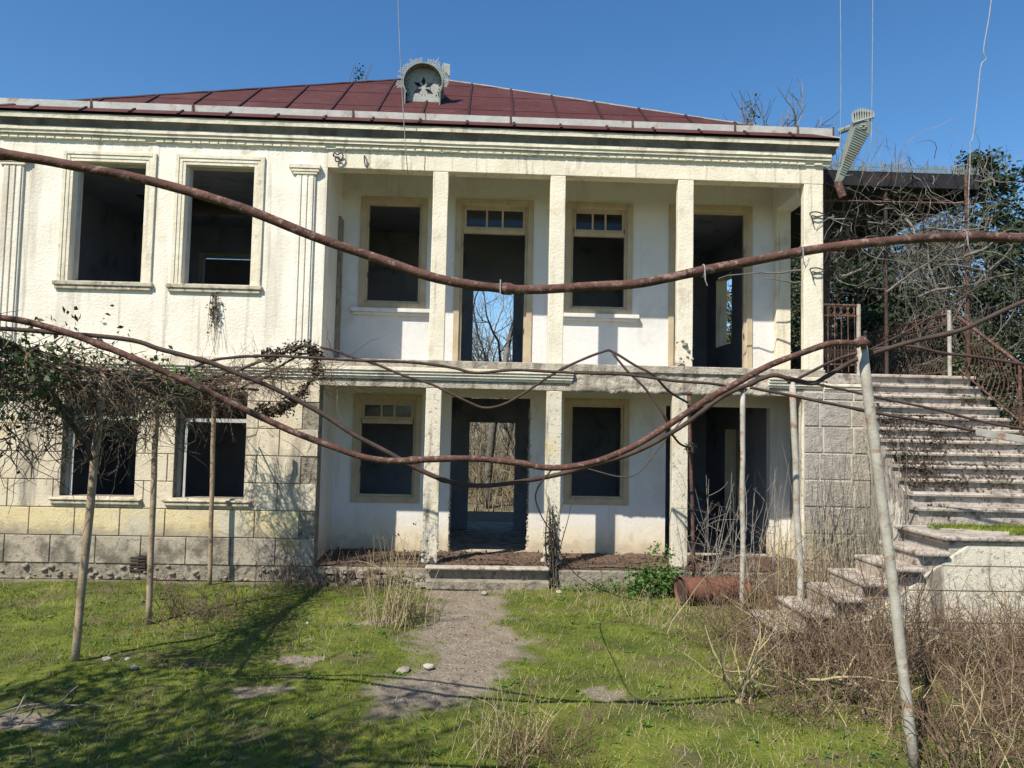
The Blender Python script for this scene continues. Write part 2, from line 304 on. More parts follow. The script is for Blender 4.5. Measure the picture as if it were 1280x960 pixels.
    def build(s, name, mat, parent=None, smooth=False, bevel=0.0, origin=None, fix=True):
        me = s.mesh(name)
        if fix:
            import bmesh
            bm = bmesh.new(); bm.from_mesh(me); bmesh.ops.recalc_face_normals(bm, faces=bm.faces); bm.to_mesh(me); bm.free()
        if smooth: me.shade_smooth()
        me.materials.append(M[mat] if isinstance(mat, str) else mat)
        return link(name, me, parent, bevel, origin)
def link(name, me, parent=None, bevel=0.0, origin=None):
    o = bpy.data.objects.new(name, me); COL.objects.link(o)
    if origin is not None:
        me.transform(Matrix.Translation(-Vector(origin))); o.location = origin
    if parent is not None:
        o.parent = parent; o.matrix_parent_inverse = world_mat(parent).inverted()
    if bevel:
        bv = o.modifiers.new('edge', 'BEVEL'); bv.width = bevel; bv.segments = 2; bv.limit_method = 'ANGLE'
    return o
def world_mat(o):
    mw = Matrix.LocRotScale(o.location, o.rotation_euler, o.scale)
    return (world_mat(o.parent) @ o.matrix_parent_inverse @ mw) if o.parent else mw
def tag(o, label, cat, group=None, kind=None):
    if label: o['label'] = label
    if cat: o['category'] = cat
    if group: o['group'] = group
    if kind: o['kind'] = kind
    return o
def empty(name, loc, label, cat, group=None):
    o = bpy.data.objects.new(name, None); COL.objects.link(o); o.location = loc; o.empty_display_size = 0.2
    return tag(o, label, cat, group)
def dup(root, loc, rz=0.0, sc=1.0):
    r = root.copy(); COL.objects.link(r); r.location = loc; r.rotation_euler = (0, 0, rz); r.scale = (sc, sc, sc)
    for ch in [c for c in bpy.data.objects if c.parent == root]:
        c = ch.copy(); COL.objects.link(c); c.parent = r; c.matrix_parent_inverse = ch.matrix_parent_inverse.copy()
    return r
def np_mesh(name, verts, faces, mat):                    # verts (n,3), faces (m,k) numpy
    me = bpy.data.meshes.new(name); nv, (nf, k) = len(verts), faces.shape
    me.vertices.add(nv); me.vertices.foreach_set('co', verts.astype(np.float32).ravel())
    me.loops.add(nf * k); me.loops.foreach_set('vertex_index', faces.astype(np.int32).ravel())
    me.polygons.add(nf); me.polygons.foreach_set('loop_start', np.arange(0, nf * k, k, dtype=np.int32))
    me.update(calc_edges=True); me.validate(); me.materials.append(M[mat]); return me
def leaf_mesh(name, c, size, mat, flat=0.0, up=None):
    n = len(c); a = rng.normal(size=(n, 3)); a[:, 2] *= (1 - flat); a /= np.linalg.norm(a, axis=1)[:, None]
    b = rng.normal(size=(n, 3)); b[:, 2] *= (1 - flat); b -= a * (a * b).sum(1)[:, None]; b /= np.linalg.norm(b, axis=1)[:, None]
    s = (size * rng.uniform(.6, 1.3, n))[:, None]
    nrm = np.cross(a, b)
    v = np.stack([c - a * s, c + b * s * .55 + nrm * s * .15, c + a * s, c - b * s * .55 + nrm * s * .15], 1).reshape(-1, 3)
    f = np.arange(4 * n).reshape(n, 4); return np_mesh(name, v, f, mat)
def curve(pts, n=6):                                     # Catmull-Rom resample
    P = [Vector(p) for p in pts]; P = [P[0] * 2 - P[1]] + P + [P[-1] * 2 - P[-2]]; out = []
    for i in range(1, len(P) - 2):
        for k in range(n):
            t = k / n; a, b, c, d = P[i - 1:i + 3]
            out.append(0.5 * ((2 * b) + (c - a) * t + (2 * a - 5 * b + 4 * c - d) * t * t + (3 * b - a - 3 * c + d) * t ** 3))
    out.append(P[-2]); return out
def wander(p, d, length, n, jit, droop=0.0, R=random):
    d = Vector(d).normalized(); p = Vector(p); out = [p.copy()]; st = length / n
    for i in range(n):
        d = (d + Vector((R.uniform(-jit, jit), R.uniform(-jit, jit), R.uniform(-jit, jit) - droop))).normalized()
        p = p + d * st; out.append(p.copy())
    return out
def taper(n, r0, r1): return [r0 + (r1 - r0) * i / (n - 1) for i in range(n)]
def rdir(R=random, up=0.0):
    v = Vector((R.gauss(0, 1), R.gauss(0, 1), R.gauss(0, 1) + up)); return v.normalized()

# ------------------------------------------------------------------ ground
PATH = [(-0.75, 0.1), (0.50, 0.1), (0.42, -0.65), (0.40, -1.6), (0.66, -2.6), (0.64, -3.94), (0.10, -4.70), (-0.30, -5.40), (-0.84, -5.54), (-1.02, -5.13), (-0.68, -4.13), (-0.90, -2.51), (-0.70, -1.5)]
PATCH = [(-1.9, -3.94, .34, .22), (1.31, -4.99, .24, .12), (-1.85, -4.95, .26, .11), (-1.25, -2.3, .40, .16), (-3.7, -5.75, .40, .25)]
def poly_sd(x, y, poly):
    ins = np.zeros(x.shape, bool); dist = np.full(x.shape, 1e9); n = len(poly)
    for i in range(n):
        (x1, y1), (x2, y2) = poly[i], poly[(i + 1) % n]
        c = ((y1 > y) != (y2 > y)) & (x < (x2 - x1) * (y - y1) / ((y2 - y1) if y2 != y1 else 1e-9) + x1); ins ^= c
        t = np.clip(((x - x1) * (x2 - x1) + (y - y1) * (y2 - y1)) / ((x2 - x1) ** 2 + (y2 - y1) ** 2), 0, 1)
        dist = np.minimum(dist, np.hypot(x - x1 - t * (x2 - x1), y - y1 - t * (y2 - y1)))
    return np.where(ins, dist, -dist)
_vt = np.random.default_rng(5).random((256, 256))
def vnoise(x, y, sc):
    u, v = np.asarray(x) * sc + 1000, np.asarray(y) * sc + 1000; i, j = np.floor(u).astype(int), np.floor(v).astype(int); f, g = u - i, v - j
    f, g = f * f * (3 - 2 * f), g * g * (3 - 2 * g); t = lambda a, b: _vt[a % 256, b % 256]
    return t(i, j) * (1 - f) * (1 - g) + t(i + 1, j) * f * (1 - g) + t(i, j + 1) * (1 - f) * g + t(i + 1, j + 1) * f * g - .5
def bare(x, y):
    x, y = np.asarray(x, float), np.asarray(y, float)
    x, y = x + .35 * vnoise(x, y, 1.7) + .30 * vnoise(x, y, 5.1) + .18 * vnoise(x, y, 13), y + .35 * vnoise(x + 40, y, 1.9) + .22 * vnoise(x, y + 70, 5.7)
    b = np.clip(poly_sd(x, y, PATH) / .34 * .5 + .42, 0, 1)
    for px, py, rx, ry in PATCH:
        b = np.maximum(b, np.clip(1.35 - np.hypot((x - px) / rx, (y - py) / ry), 0, .72))
    b = b - np.clip(vnoise(x, y + 9, 2.3) * 1.5 - .12, 0, .75) * (b < .985)
    b = np.maximum(b, np.clip((y + .45) / .35, 0, 1) * (np.abs(x + 1.1) < 6.9) * .5)
    return b
def gz(x, y):
    h = noise.noise(Vector((x * .55, y * .55, 0))) * .05 + noise.noise(Vector((x * 1.9, y * 1.9, 3))) * .022 + noise.noise(Vector((x * 6, y * 6, 7))) * .010
    k = min(1.0, max(0.0, (-y - .1) / .8)) if -8 < x < 9 else 1.0
    h *= .3 + .7 * k
    if -7.7 < x < 5.6 and 0.05 < y < 6.2: h = -0.06
    if y > 11: h += (y - 11) * .05
    return h
def axis_lines(lo, hi, st, far): 
    a = list(np.arange(lo, hi + 1e-6, st)); s = st; v = hi; b = []
    while v < far: s *= 1.35; v += s; b.append(v)
    s = st; v = lo; c = []
    while v > -far: s *= 1.35; v -= s; c.append(v)
    return c[::-1] + a + b
gx = axis_lines(-8, 8, .1, 600); gy = axis_lines(-12.6, 1, .1, 600)
GX, GY = np.meshgrid(gx, gy); gv = np.array([(x, y, gz(x, y)) for y in gy for x in gx])
nx = len(gx); ii, jj = np.meshgrid(np.arange(nx - 1), np.arange(len(gy) - 1)); a0 = (jj * nx + ii).ravel()
gv[:, 2] -= (bare(GX, GY) * .02).ravel()
me = np_mesh('ground', gv, np.stack([a0, a0 + 1, a0 + nx + 1, a0 + nx], 1), 'ground'); me.shade_smooth()
at_ = me.attributes.new('bare', 'FLOAT', 'POINT'); at_.data.foreach_set('value', bare(GX, GY).astype(np.float32).ravel())
tag(link('ground', me), 'mossy green front yard with a bare dirt path to the porch', 'ground', kind='structure')

# ------------------------------------------------------------------ house
XL, XR, XJ = -7.75, 5.55, -2.58            # left corner, right corner, porch jamb
DB, YB, YE = 1.35, 4.45, 5.90              # porch back wall, rear wall, end of rear gallery
house = empty('abandoned_house', (-1.1, 0, 0), 'abandoned two storey cream stucco house with maroon hipped metal roof', 'house')
WU = [(-6.58, -5.44, 4.64, 6.58), (-4.82, -3.73, 4.64, 6.58)]
WL = [(-6.53, -5.39, 1.27, 2.95), (-4.80, -3.70, 1.27, 2.95)]
# left wing: upper wall in front, lower wall of scored blocks
uw = MB().holed(XL, XJ, 3.46, 6.93, 0.0, 0.30, WU).build('upper_wall', 'stucco', house)
lw = MB().holed(XL, XJ, 0.0, 3.46, 0.014, 0.30, WL).build('ground_floor_wall', 'plinth', house)
rows = [0.24, 0.667, 1.095, 1.522, 1.95, 2.377, 2.805, 3.20]
G = 0.007
for ri in range(len(rows) - 1):
    z0, z1 = rows[ri] + G, rows[ri + 1] - G
    mt = 'block_grey' if ri == 0 else ('block_yellow' if ri == 1 else 'block')
    off = -6.97 if ri % 2 == 1 else -6.63
    k0 = math.floor((XL - off) / .69); edges = [off + .69 * k for k in range(k0, k0 + 9)]
    for e0, e1 in zip(edges, edges[1:]):
        a, b = max(e0 + G, XL), min(e1 - G, XJ)
        if b - a < .04: continue
        pieces = [(a, b, z0, z1)]
        for h in WL:
            nxt = []
            for (pa, pb, pc, pd) in pieces:
                if pb <= h[0] or pa >= h[1] or pd <= h[2] or pc >= h[3]: nxt.append((pa, pb, pc, pd)); continue
                if pa < h[0]: nxt.append((pa, h[0], pc, pd))
                if pb > h[1]: nxt.append((h[1], pb, pc, pd))
                ia, ib = max(pa, h[0]), min(pb, h[1])
                if pc < h[2]: nxt.append((ia, ib, pc, h[2]))
                if pd > h[3]: nxt.append((ia, ib, h[3], pd))
            pieces = nxt
        for (pa, pb, pc, pd) in pieces:
            if pb - pa < .03 or pd - pc < .03: continue
            MB().cbox(pa, pb, random.uniform(-.005, .002), .0135, pc, pd, .005).build('block', mt, lw)
# rough plinth stones breaking out at the foot of the wall
pl = MB()
for i in range(70):
    x = random.uniform(XL, XJ); pl.lump((x, .02, random.uniform(.0, .22)), random.uniform(.02, .06), i, .7)
o = pl.build('plinth_rubble', 'plinth', house, smooth=True); o['kind'] = 'stuff'
# string course above the blocks
sc_ = MB()
for (z0, z1, p) in ((3.20, 3.245, .03), (3.245, 3.29, .05), (3.29, 3.335, .07), (3.335, 3.38, .09), (3.38, 3.50, .075)): sc_.box(XL - .0, XJ - .002, -p, .001, z0 + .0015, z1 - .0015)
sc_.build('string_course', 'trim', house, bevel=.004)
# window surrounds, sills, frames
for k, (x0, x1, z0, z1) in enumerate(WU):
    w = MB().ring(x0 - .165, x1 + .155, z0, z1 + .15, .06, -.034, .004, 'LRT')
    w.ring(x0 - .105, x1 + .095, z0, z1 + .09, .055, -.022, .004, 'LRT').ring(x0 - .05, x1 + .04, z0, z1 + .035, .05, -.012, .004, 'LRT')
    wd = MB().ring(x0, x1, z0, z1, .035, .14, .20).build('window', 'greywood', house)
    w.build('surround', 'trim', wd, bevel=.006)
    MB().box(x0 - .22, x1 + .19, -.060, .16, z0 - .07, z0 - .002).box(x0 - .19, x1 + .16, -.040, .004, z0 - .13, z0 - .0715).build('sill', 'sill', wd, bevel=.012)
for k, (x0, x1, z0, z1) in enumerate(WL):
    wd = MB().ring(x0, x1, z0, z1, .05, .15, .21, 'LRT').box(x0 + .05, x1 - .05, .16, .20, 2.46, 2.52).build('window', 'greywood', house)
    MB().prism([(x0 - .14, -.065, z0 - .06), (x0 - .14, -.065, z0 - .03), (x0 - .14, .16, z0 - .002), (x0 - .14, .16, z0 - .06)], (x1 - x0 + .27, 0, 0)).box(x0 - .11, x1 + .10, -.045, -.007, z0 - .12, z0 - .0615).build('sill', 'sill', wd, bevel=.012)
    MB().box(x0 + .08 + .02 * k, x0 + .12 + .02 * k, .13, .145, z0, 2.45).build('casement_stile', 'greywood', wd)
# fluted pilasters
for (x0, x1) in ((-7.66, -7.34), (-3.08, -2.76)):
    p = MB().box(x0, x1, -.035, .002, 3.50, 6.46)
    for q in range(3):
        a = x0 + .015 + q * (x1 - x0 - .03) / 3; p.box(a + .012, a + (x1 - x0 - .03) / 3 - .012, -.055, -.034, 3.53, 6.44)
    pil = p.build('pilaster', 'stucco', house, bevel=.006)
    MB().box(x0 - .03, x1 + .03, -.062, .001, 6.46, 6.50).box(x0 - .06, x1 + .06, -.072, .001, 6.5015, 6.55).box(x0 - .10, x1 + .08, -.085, .001, 6.5515, 6.62).build('capital', 'trim', pil, bevel=.008)
# vent grille low in the wall
vg = MB().box(-5.40, -5.15, -.004, .01, .12, .37).build('vent_grille', 'black', house)
for q in range(5): MB().box(-5.39, -5.16, -.016, -.005, .14 + q * .047, .160 + q * .047).build('vent_slat', 'rustdark', vg)
MB().box(-5.285, -5.265, -.02, -.0165, .125, .365).build('vent_slat', 'rustdark', vg)

# front beam, cornice, dentils
MB().box(XJ + .001, XR, .001, .25, 6.60, 6.93).box(XJ + .001, XR, .03, .24, 6.9305, 7.05).build('porch_beam', 'beam', house, bevel=.01)
cor = MB()
prof = [(0.003, 6.90), (-.03, 6.90), (-.03, 6.975), (-.075, 6.98), (-.075, 7.025), (-.095, 7.028), (-.095, 7.085)]
def sweep(mb, pr, x0, x1):
    n = 90; n0 = len(mb.v); k = len(pr)
    for i in range(n + 1):
        x = x0 + (x1 - x0) * i / n
        for (y, z) in pr: mb.v.append((x, y + .006 * noise.noise(Vector((x * 3, y * 9, z * 5))), z + .005 * noise.noise(Vector((x * 2, y * 7 + 4, z * 3)))))
    for i in range(n):
        for j in range(k - 1):
            a = n0 + i * k + j; mb.f.append((a, a + 1, a + 1 + k, a + k))
    mb.f.append(tuple(n0 + j for j in range(k))); mb.f.append(tuple(n0 + n * k + j for j in range(k)))
sweep(cor, prof + [(.003, 7.085)], XL - .1, XR + .1)
cor = cor.build('cornice', 'trim', house)
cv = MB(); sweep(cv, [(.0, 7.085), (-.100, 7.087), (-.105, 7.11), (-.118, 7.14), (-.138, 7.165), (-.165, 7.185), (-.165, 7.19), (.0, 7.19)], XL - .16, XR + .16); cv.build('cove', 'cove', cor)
cv = MB(); sweep(cv, [(.0, 7.1905), (-.170, 7.1905), (-.172, 7.215), (-.178, 7.255), (-.176, 7.27), (.0, 7.27)], XL - .19, XR + .19); cv.build('corona', 'trim', cor)
x = XL + .02; i = 0
dm = MB().prism([(.0, -.029, 6.908), (.0, -.029, 6.965), (.134, -.029, 6.965), (.134, -.029, 6.908)], (0, -.006, 0)).prism([(.006, -.0345, 6.912), (.006, -.0345, 6.945), (.03, -.0345, 6.960), (.104, -.0345, 6.960), (.128, -.0345, 6.945), (.128, -.0345, 6.912)], (0, -.012, 0)).mesh('dentil'); dm.materials.append(M['trim'])
while x < XR - .1:
    if random.random() > .03:
        d = link('dentil', dm, cor); d.location.x = x + random.uniform(-.006, .006); d.location.z = random.uniform(-.004, .004)
    x += .1425
# right and left returns of the cornice
MB().box(XR - .0, XR + .09, .004, YE, 6.93, 7.085).build('cornice_return', 'trim', cor)
MB().box(XL - .09, XL, .004, YE, 6.93, 7.085).build('cornice_return', 'trim', cor)

# porch pillars
def pillar(x0, x1, z0, z1, dmg=False):
    mb = MB(); n = 14; n0 = len(mb.v)
    for i in range(n + 1):
        z = z0 + (z1 - z0) * i / n
        for (xx, yy, q) in ((x0, .004, 0), (x1, .004, 1), (x1, .145, 2), (x0, .145, 3)):
            j = .006 * noise.noise(Vector((xx * 5, yy * 5, z * 2.3 + q))); mb.v.append((xx + j, yy + (j if yy < .1 else 0), z))
    for i in range(n):
        for q in range(4):
            r = (q + 1) % 4; mb.f.append((n0 + i * 4 + q, n0 + i * 4 + r, n0 + i * 4 + 4 + r, n0 + i * 4 + 4 + q))
    mb.f.append((n0, n0 + 3, n0 + 2, n0 + 1)); e = n0 + n * 4; mb.f.append((e, e + 1, e + 2, e + 3))
    p = mb.build('pillar', 'beam' if z0 > 2 else 'stairwall', house, bevel=.012)
    if dmg:
        r = MB()
        for k in range(22): r.lump((random.uniform(x0 - .01, x1 + .01), random.uniform(-.005, .05), z0 + random.random() ** 1.6 * .42), random.uniform(.02, .05), k + int(x0 * 100))
        rr = r.build('broken_plaster', 'concrete', p); rr['kind'] = 'stuff'
for k, (a, b) in enumerate(((-.88, -.63), (1.03, 1.28), (3.13, 3.39), (5.23, 5.549))): pillar(a, b, 3.521, 6.599, k in (2,))
for k, (a, b) in enumerate(((-.90, -.65), (1.03, 1.28), (3.07, 3.33))): pillar(a, b, .301, 3.079, k in (0, 1))
pillar(5.19, 5.5, .301, 3.079)
# balcony slab with mouldings that broke away on the right half
slab = MB().box(XJ + .001, 5.55, -.06, YE, 3.40, 3.52).build('balcony_slab', 'concrete', house, bevel=.012)
MB().box(XJ + .001, 5.55, .002, .25, 3.08, 3.20).box(XJ + .001, 5.55, -.005, DB - .002, 3.2005, 3.3995).build('balcony_edge_beam', 'concrete', house, bevel=.012)
for (x0, x1) in ((XJ + .001, 1.42), (4.62, 5.52)):
    mo = MB()
    for (z0, z1, p) in ((3.205, 3.245, .03), (3.245, 3.29, .055), (3.29, 3.335, .075), (3.335, 3.399, .095)): mo.box(x0, x1 + p * .4, -p, -.006, z0 + .0015, z1 - .0015)
    mo.build('balcony_moulding', 'trim', house, bevel=.006)
rg = MB(); nxr, nzr = 150, 14
for i in range(nxr + 1):
    x = 1.40 + (4.64 - 1.40) * i / nxr; zb = 3.065 + .035 * noise.noise(Vector((x * 5, 0, 0))) + .02 * noise.noise(Vector((x * 17, 3, 0)))
    for j in range(nzr + 1):
        z = zb + (3.40 - zb) * j / nzr
        y = -.022 + .020 * noise.noise(Vector((x * 6, z * 9, 1))) + .014 * noise.noise(Vector((x * 22, z * 25, 5))) + (.03 if j == 0 else 0)
        rg.v.append((x, y, z))
for i in range(nxr):
    for j in range(nzr): a = i * (nzr + 1) + j; rg.f.append((a, a + nzr + 1, a + nzr + 2, a + 1))
o = rg.build('broken_moulding', 'concrete', house, smooth=True); o['kind'] = 'stuff'

# porch back wall with its openings
BU = [(-2.14, -1.15, 4.64, 6.45), (-.45, .75, 3.40, 6.47), (1.53, 2.55, 4.64, 6.47), (3.41, 4.74, 3.40, 6.49)]
BL = [(-2.16, -1.16, 1.22, 2.92), (-.54, .86, .1, 3.0), (1.57, 2.53, 1.25, 2.92), (3.29, 5.17, .1, 2.93)]
MB().holed(XJ - .02, XR - .001, 0.05, 7.10, DB, DB + .16, BU + BL).build('porch_back_wall', 'white', house)
MB().box(XJ - .30, XJ - .0, .3005, DB + .16, .05, 7.08).build('porch_side_wall', 'white', house)
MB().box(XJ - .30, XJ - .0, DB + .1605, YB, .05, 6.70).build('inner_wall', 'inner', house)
# dark strip of an old post along the left jamb
MB().box(XJ + .002, XJ + .045, 1.05, 1.34, 3.525, 6.10).build('old_post', 'plinth', house, bevel=.01)
MB().box(5.24, 5.5, DB - .13, DB - .002, 3.521, 6.55).build('wall_pilaster', 'beam', house, bevel=.01)
MB().box(5.22, 5.54, .251, DB - .002, 6.5, 7.05).build('side_beam', 'white', house, bevel=.01)
MB().box(XJ + .002, 5.21, .252, DB - .003, 7.06, 7.10).build('porch_ceiling', 'white', house)
MB().box(XJ + .003, 5.5, .252, DB - .003, 3.185, 3.2).build('porch_ceiling', 'white', house)
# casings and what is left of the sashes
def casing(h, door, transom=None, panes=3, sill=None):
    x0, x1, z0, z1 = h
    mb = MB().ring(x0 - .10, x1 + .10, (z0 + .12) if door else z0 - .10, z1 + .10, .10, DB - .025, DB - .001, 'LRT' if door else 'LRTB')
    mb.ring(x0, x1, (z0 + .12) if door else z0, z1, .045, DB + .02, DB + .10, 'LRT' if door else 'LRTB')
    fr = mb.build('door_frame' if door else 'window', 'wood', house, bevel=.005)
    if transom:
        zt = transom; mu = MB().box(x0 + .046, x1 - .046, DB + .01, DB + .09, zt, zt + .08)
        a, b = x0 + .047, x1 - .047
        mu.ring(a, b, zt + .0805, z1 - .046, .045, DB + .03, DB + .08)
        w = b - a - .09; cuts = [a + .045, a + .045 + w * .36, a + .045 + w * .64, b - .045]
        for c in cuts[1:3]: mu.box(c - .018, c + .018, DB + .035, DB + .075, zt + .126, z1 - .0915)
        tr = mu.build('transom', 'wood', fr, bevel=.004)
        for c0, c1 in zip(cuts, cuts[1:]): MB().box(c0, c1, DB + .053, DB + .057, zt + .127, z1 - .092).build('pane', 'glass', tr)
    if sill: MB().box(x0 - .22, x1 + .22, DB - .10, DB - .026, z0 - .17, z0 - .101).box(x0 - .18, x1 + .18, DB - .06, DB - .0005, z0 - .22, z0 - .1705).build('sill', 'white', fr, bevel=.008)
    for zz in (.25, .75):
        for xx in (x0 + .046, x1 - .056): MB().box(xx, xx + .010, DB + .0, DB + .018, z0 + (z1 - z0) * zz, z0 + (z1 - z0) * zz + .09).build('hinge', 'wiredark', fr)
casing(BU[0], False, sill=True); casing(BU[1], True, 5.95); casing(BU[2], False, 5.96, sill=True); casing(BU[3], True)
casing(BL[0], False, 2.50); casing(BL[2], False)
# broken jambs of the central ground-floor doorway
rb = MB()
for i in range(420):
    s_ = random.choice((-1, 1)); z = random.uniform(.3, 2.9) if s_ > 0 else random.random() ** 2 * 1.2 + .3
    rb.lump((.86 if s_ > 0 else -.54, random.uniform(DB + .01, DB + .15), z), random.uniform(.012, .038), i + 700)
o = rb.build('broken_jamb', 'concrete', house); o['kind'] = 'stuff'
# porch floor, front steps
pf = MB().box(XJ - .02, 5.5, -.18, DB + .2, -.02, .27).build('porch_floor', 'plinth', house, bevel=.02)
stp = MB().box(-.80, 1.10, -.36, -.181, -.02, .12).build('porch_step', 'plinth', house, bevel=.02)
MB().box(-.82, 1.10, -.30, -.1, .2705, .315).build('step_nosing', 'stone', house, bevel=.018)
rbl = MB()
for i in range(70): rbl.lump((random.uniform(-2.5, -.85), random.uniform(-.27, -.17), random.uniform(.0, .24)), random.uniform(.03, .09), i + 900, .8)
o = rbl.build('porch_rubble', 'plinth', house); o['kind'] = 'stuff'
# dirt heaped on the porch floor
dn = 70; dv = []; 
for j in range(14):
    for i in range(dn + 1):
        x = XJ + .02 + (5.45 - XJ) * i / dn; y = -.13 + (DB - .03 + .13) * j / 13
        e = .02 + .05 * max(0, noise.noise(Vector((x * 1.7, y * 2, 0))) + .3) + .03 * noise.noise(Vector((x * 7, y * 7, 1)))
        if j in (0, 13): e = min(e, .01)
        dv.append((x, y, .272 + max(0, e)))
dm_ = MB(); dm_.v = dv; dm_.f = [(j * (dn + 1) + i, j * (dn + 1) + i + 1, (j + 1) * (dn + 1) + i + 1, (j + 1) * (dn + 1) + i) for j in range(13) for i in range(dn)]
tag(dm_.build('dirt', 'dirt', None, smooth=True), 'red brown dirt heaped over the ground floor porch', 'dirt', kind='stuff')

c = np.stack([rng.uniform(XJ + .1, 5.3, 2600), rng.uniform(-.15, DB - .05, 2600), rng.uniform(.29, .34, 2600)], 1)
tag(link('porch_litter', leaf_mesh('porch_litter', c, .026, 'litter', .5)), 'dark dead leaves and crumbs strewn on the porch floor', 'litter', kind='stuff')
# interior
MB().box(XL + .25, XR - .251, DB + .2005, YE, .05, .269).build('inner_floor', 'concrete', house)
MB().box(XL + .25, XJ - .3005, .301, DB + .2, .05, .268).build('inner_floor', 'concrete', house)
MB().box(XL + .25, XJ - .3005, .301, YE, 3.20, 3.46).box(XJ + .0, XR - .251, DB + .161, YE, 3.20, 3.399).build('middle_floor', 'inner', house)
MB().holed(XL + .25, XR - .26, DB + .17, YE, 6.70, 6.75, [(-6.7, -5.0, 2.2, 3.6)], 'xy').box(XL + .25, XJ - .3005, .301, DB + .1695, 6.70, 6.75).build('ceiling', 'inner', house)
MB().box(XL, XL + .249, .3005, YE, .0, 6.93).build('side_wall', 'stucco', house)
SW = [(3.9, 5.0, 4.40, 5.95), (3.0, 4.3, .75, 2.55), (1.75, 2.9, 3.52, 5.9)]
sw = MB().holed(DB + .1605, YE, .0, 6.93, XR - .25, XR, SW, 'yz').build('side_wall', 'beam', house)
RW = [(-.26, .74, .1, 2.58), (-.25, .64, 3.1, 5.49), (-6.13, -5.0, 3.4, 6.05)]
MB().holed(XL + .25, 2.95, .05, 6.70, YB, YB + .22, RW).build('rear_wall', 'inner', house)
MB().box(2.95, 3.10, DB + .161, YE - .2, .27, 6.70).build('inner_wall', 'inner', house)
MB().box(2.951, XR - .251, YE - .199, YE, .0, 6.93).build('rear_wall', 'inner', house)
dl = MB().box(-6.08, -5.05, YB + .04, YB + .09, 3.465, 6.0).build('added_door_leaf', 'darkwood', house)  # closed leaf added to keep the doorway dark against the open gallery behind
for (a, b, c, d) in ((-6.0, -5.6, 3.6, 4.5), (-5.53, -5.13, 3.6, 4.5), (-6.0, -5.6, 4.6, 5.35), (-5.53, -5.13, 4.6, 5.35), (-6.0, -5.6, 5.5, 5.9), (-5.53, -5.13, 5.5, 5.9)):
    MB().box(a, b, YB + .02, YB + .039, c, d).build('added_door_panel', 'darkwood', dl, bevel=.008)
MB().ring(-6.20, -4.93, 3.465, 6.12, .08, YB - .02, YB - .001, 'LRT').build('inner_door_frame', 'wood', house)
for xx in (-7.5, -4.2, -1.9, 1.9): MB().box(xx, xx + .25, YE - .26, YE - .01, .27, 6.70).build('rear_pillar', 'beam', house)
MB().box(XL, 2.95, YE - .27, YE, 6.7505, 6.93).build('rear_beam', 'beam', house)

def line_inside(o, test):
    o.data.materials.append(M['inner'])
    for p in o.data.polygons:
        if test(p.normal, p.center): p.material_index = 1
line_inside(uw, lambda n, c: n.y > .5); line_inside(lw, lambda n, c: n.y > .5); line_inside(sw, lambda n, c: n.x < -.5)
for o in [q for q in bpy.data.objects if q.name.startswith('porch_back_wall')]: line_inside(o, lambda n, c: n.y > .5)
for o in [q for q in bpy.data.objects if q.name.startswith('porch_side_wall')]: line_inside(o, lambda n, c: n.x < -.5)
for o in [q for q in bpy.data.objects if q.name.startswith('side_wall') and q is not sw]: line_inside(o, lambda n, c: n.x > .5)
# roof: maroon sheets over a pyramid
EZ = 7.30; RX0, RX1, RY0, RY1 = XL - .2, XR + .2, -.195, YE + .2
APX = Vector((-1.15, 2.95, 9.50))
rp = MB()
c00, c10, c11, c01 = Vector((RX0, RY0, EZ)), Vector((RX1, RY0, EZ)), Vector((RX1, RY1, EZ)), Vector((RX0, RY1, EZ))
for a, b in ((c10, c11), (c11, c01), (c01, c00)): rp.poly([a, b, APX])
rp.poly([c00 + Vector((0, .02, -.015)), c10 + Vector((0, .02, -.015)), APX - Vector((0, 0, .02))]); rp.poly([c00 - Vector((0, 0, .028)), c01 - Vector((0, 0, .028)), c11 - Vector((0, 0, .028)), c10 - Vector((0, 0, .028))])
roof = rp.build('roof', 'roof', house, fix=False)
def clip(poly, n, d):
    out = []
    for i in range(len(poly)):
        a, b = poly[i], poly[(i + 1) % len(poly)]; fa, fb = a[0] * n[0] + a[1] * n[1] - d, b[0] * n[0] + b[1] * n[1] - d
        if fa >= 0: out.append(a)
        if fa * fb < 0: t = fa / (fa - fb); out.append((a[0] + (b[0] - a[0]) * t, a[1] + (b[1] - a[1]) * t))
    return out
sl = Vector((0, APX.y - RY0, APX.z - EZ)); nrm = Vector((0, -sl.z, sl.y)).normalized()
PW = .76; x = -7.6 - .35
rowcuts = [0.0, .30, .58, .82, 1.0]
while x < RX1:
    for r0, r1 in zip(rowcuts, rowcuts[1:]):
        sh = random.uniform(-.02, .02)
        pg = [(x + .006, r0 - .012 if r0 else 0), (x + PW - .006, r0 - .012 if r0 else 0), (x + PW - .006, r1), (x + .006, r1)]
        pg = clip(pg, (1, -(APX.x - RX0)), RX0); pg = clip(pg, (-1, -(RX1 - APX.x)), -RX1)
        if len(pg) < 3: continue
        h0 = .006; 
        pts = [Vector((px, RY0, EZ)) + sl * t + nrm * (h0 + (.006 * (1 - (t - r0) / (r1 - r0)))) for px, t in pg]
        MB().prism(pts, -nrm * .005).build('roof_panel', 'roof', roof, fix=False)
    # standing seam
    t1 = min((x - RX0) / (APX.x - RX0), (RX1 - x) / (RX1 - APX.x))
    if t1 > .06:
        a = Vector((x, RY0, EZ)) + nrm * .012; b = a + sl * (t1 - .01)
        MB().tube([a, b], .028, 4).build('roof_seam', 'roofdark', roof)
    x += PW
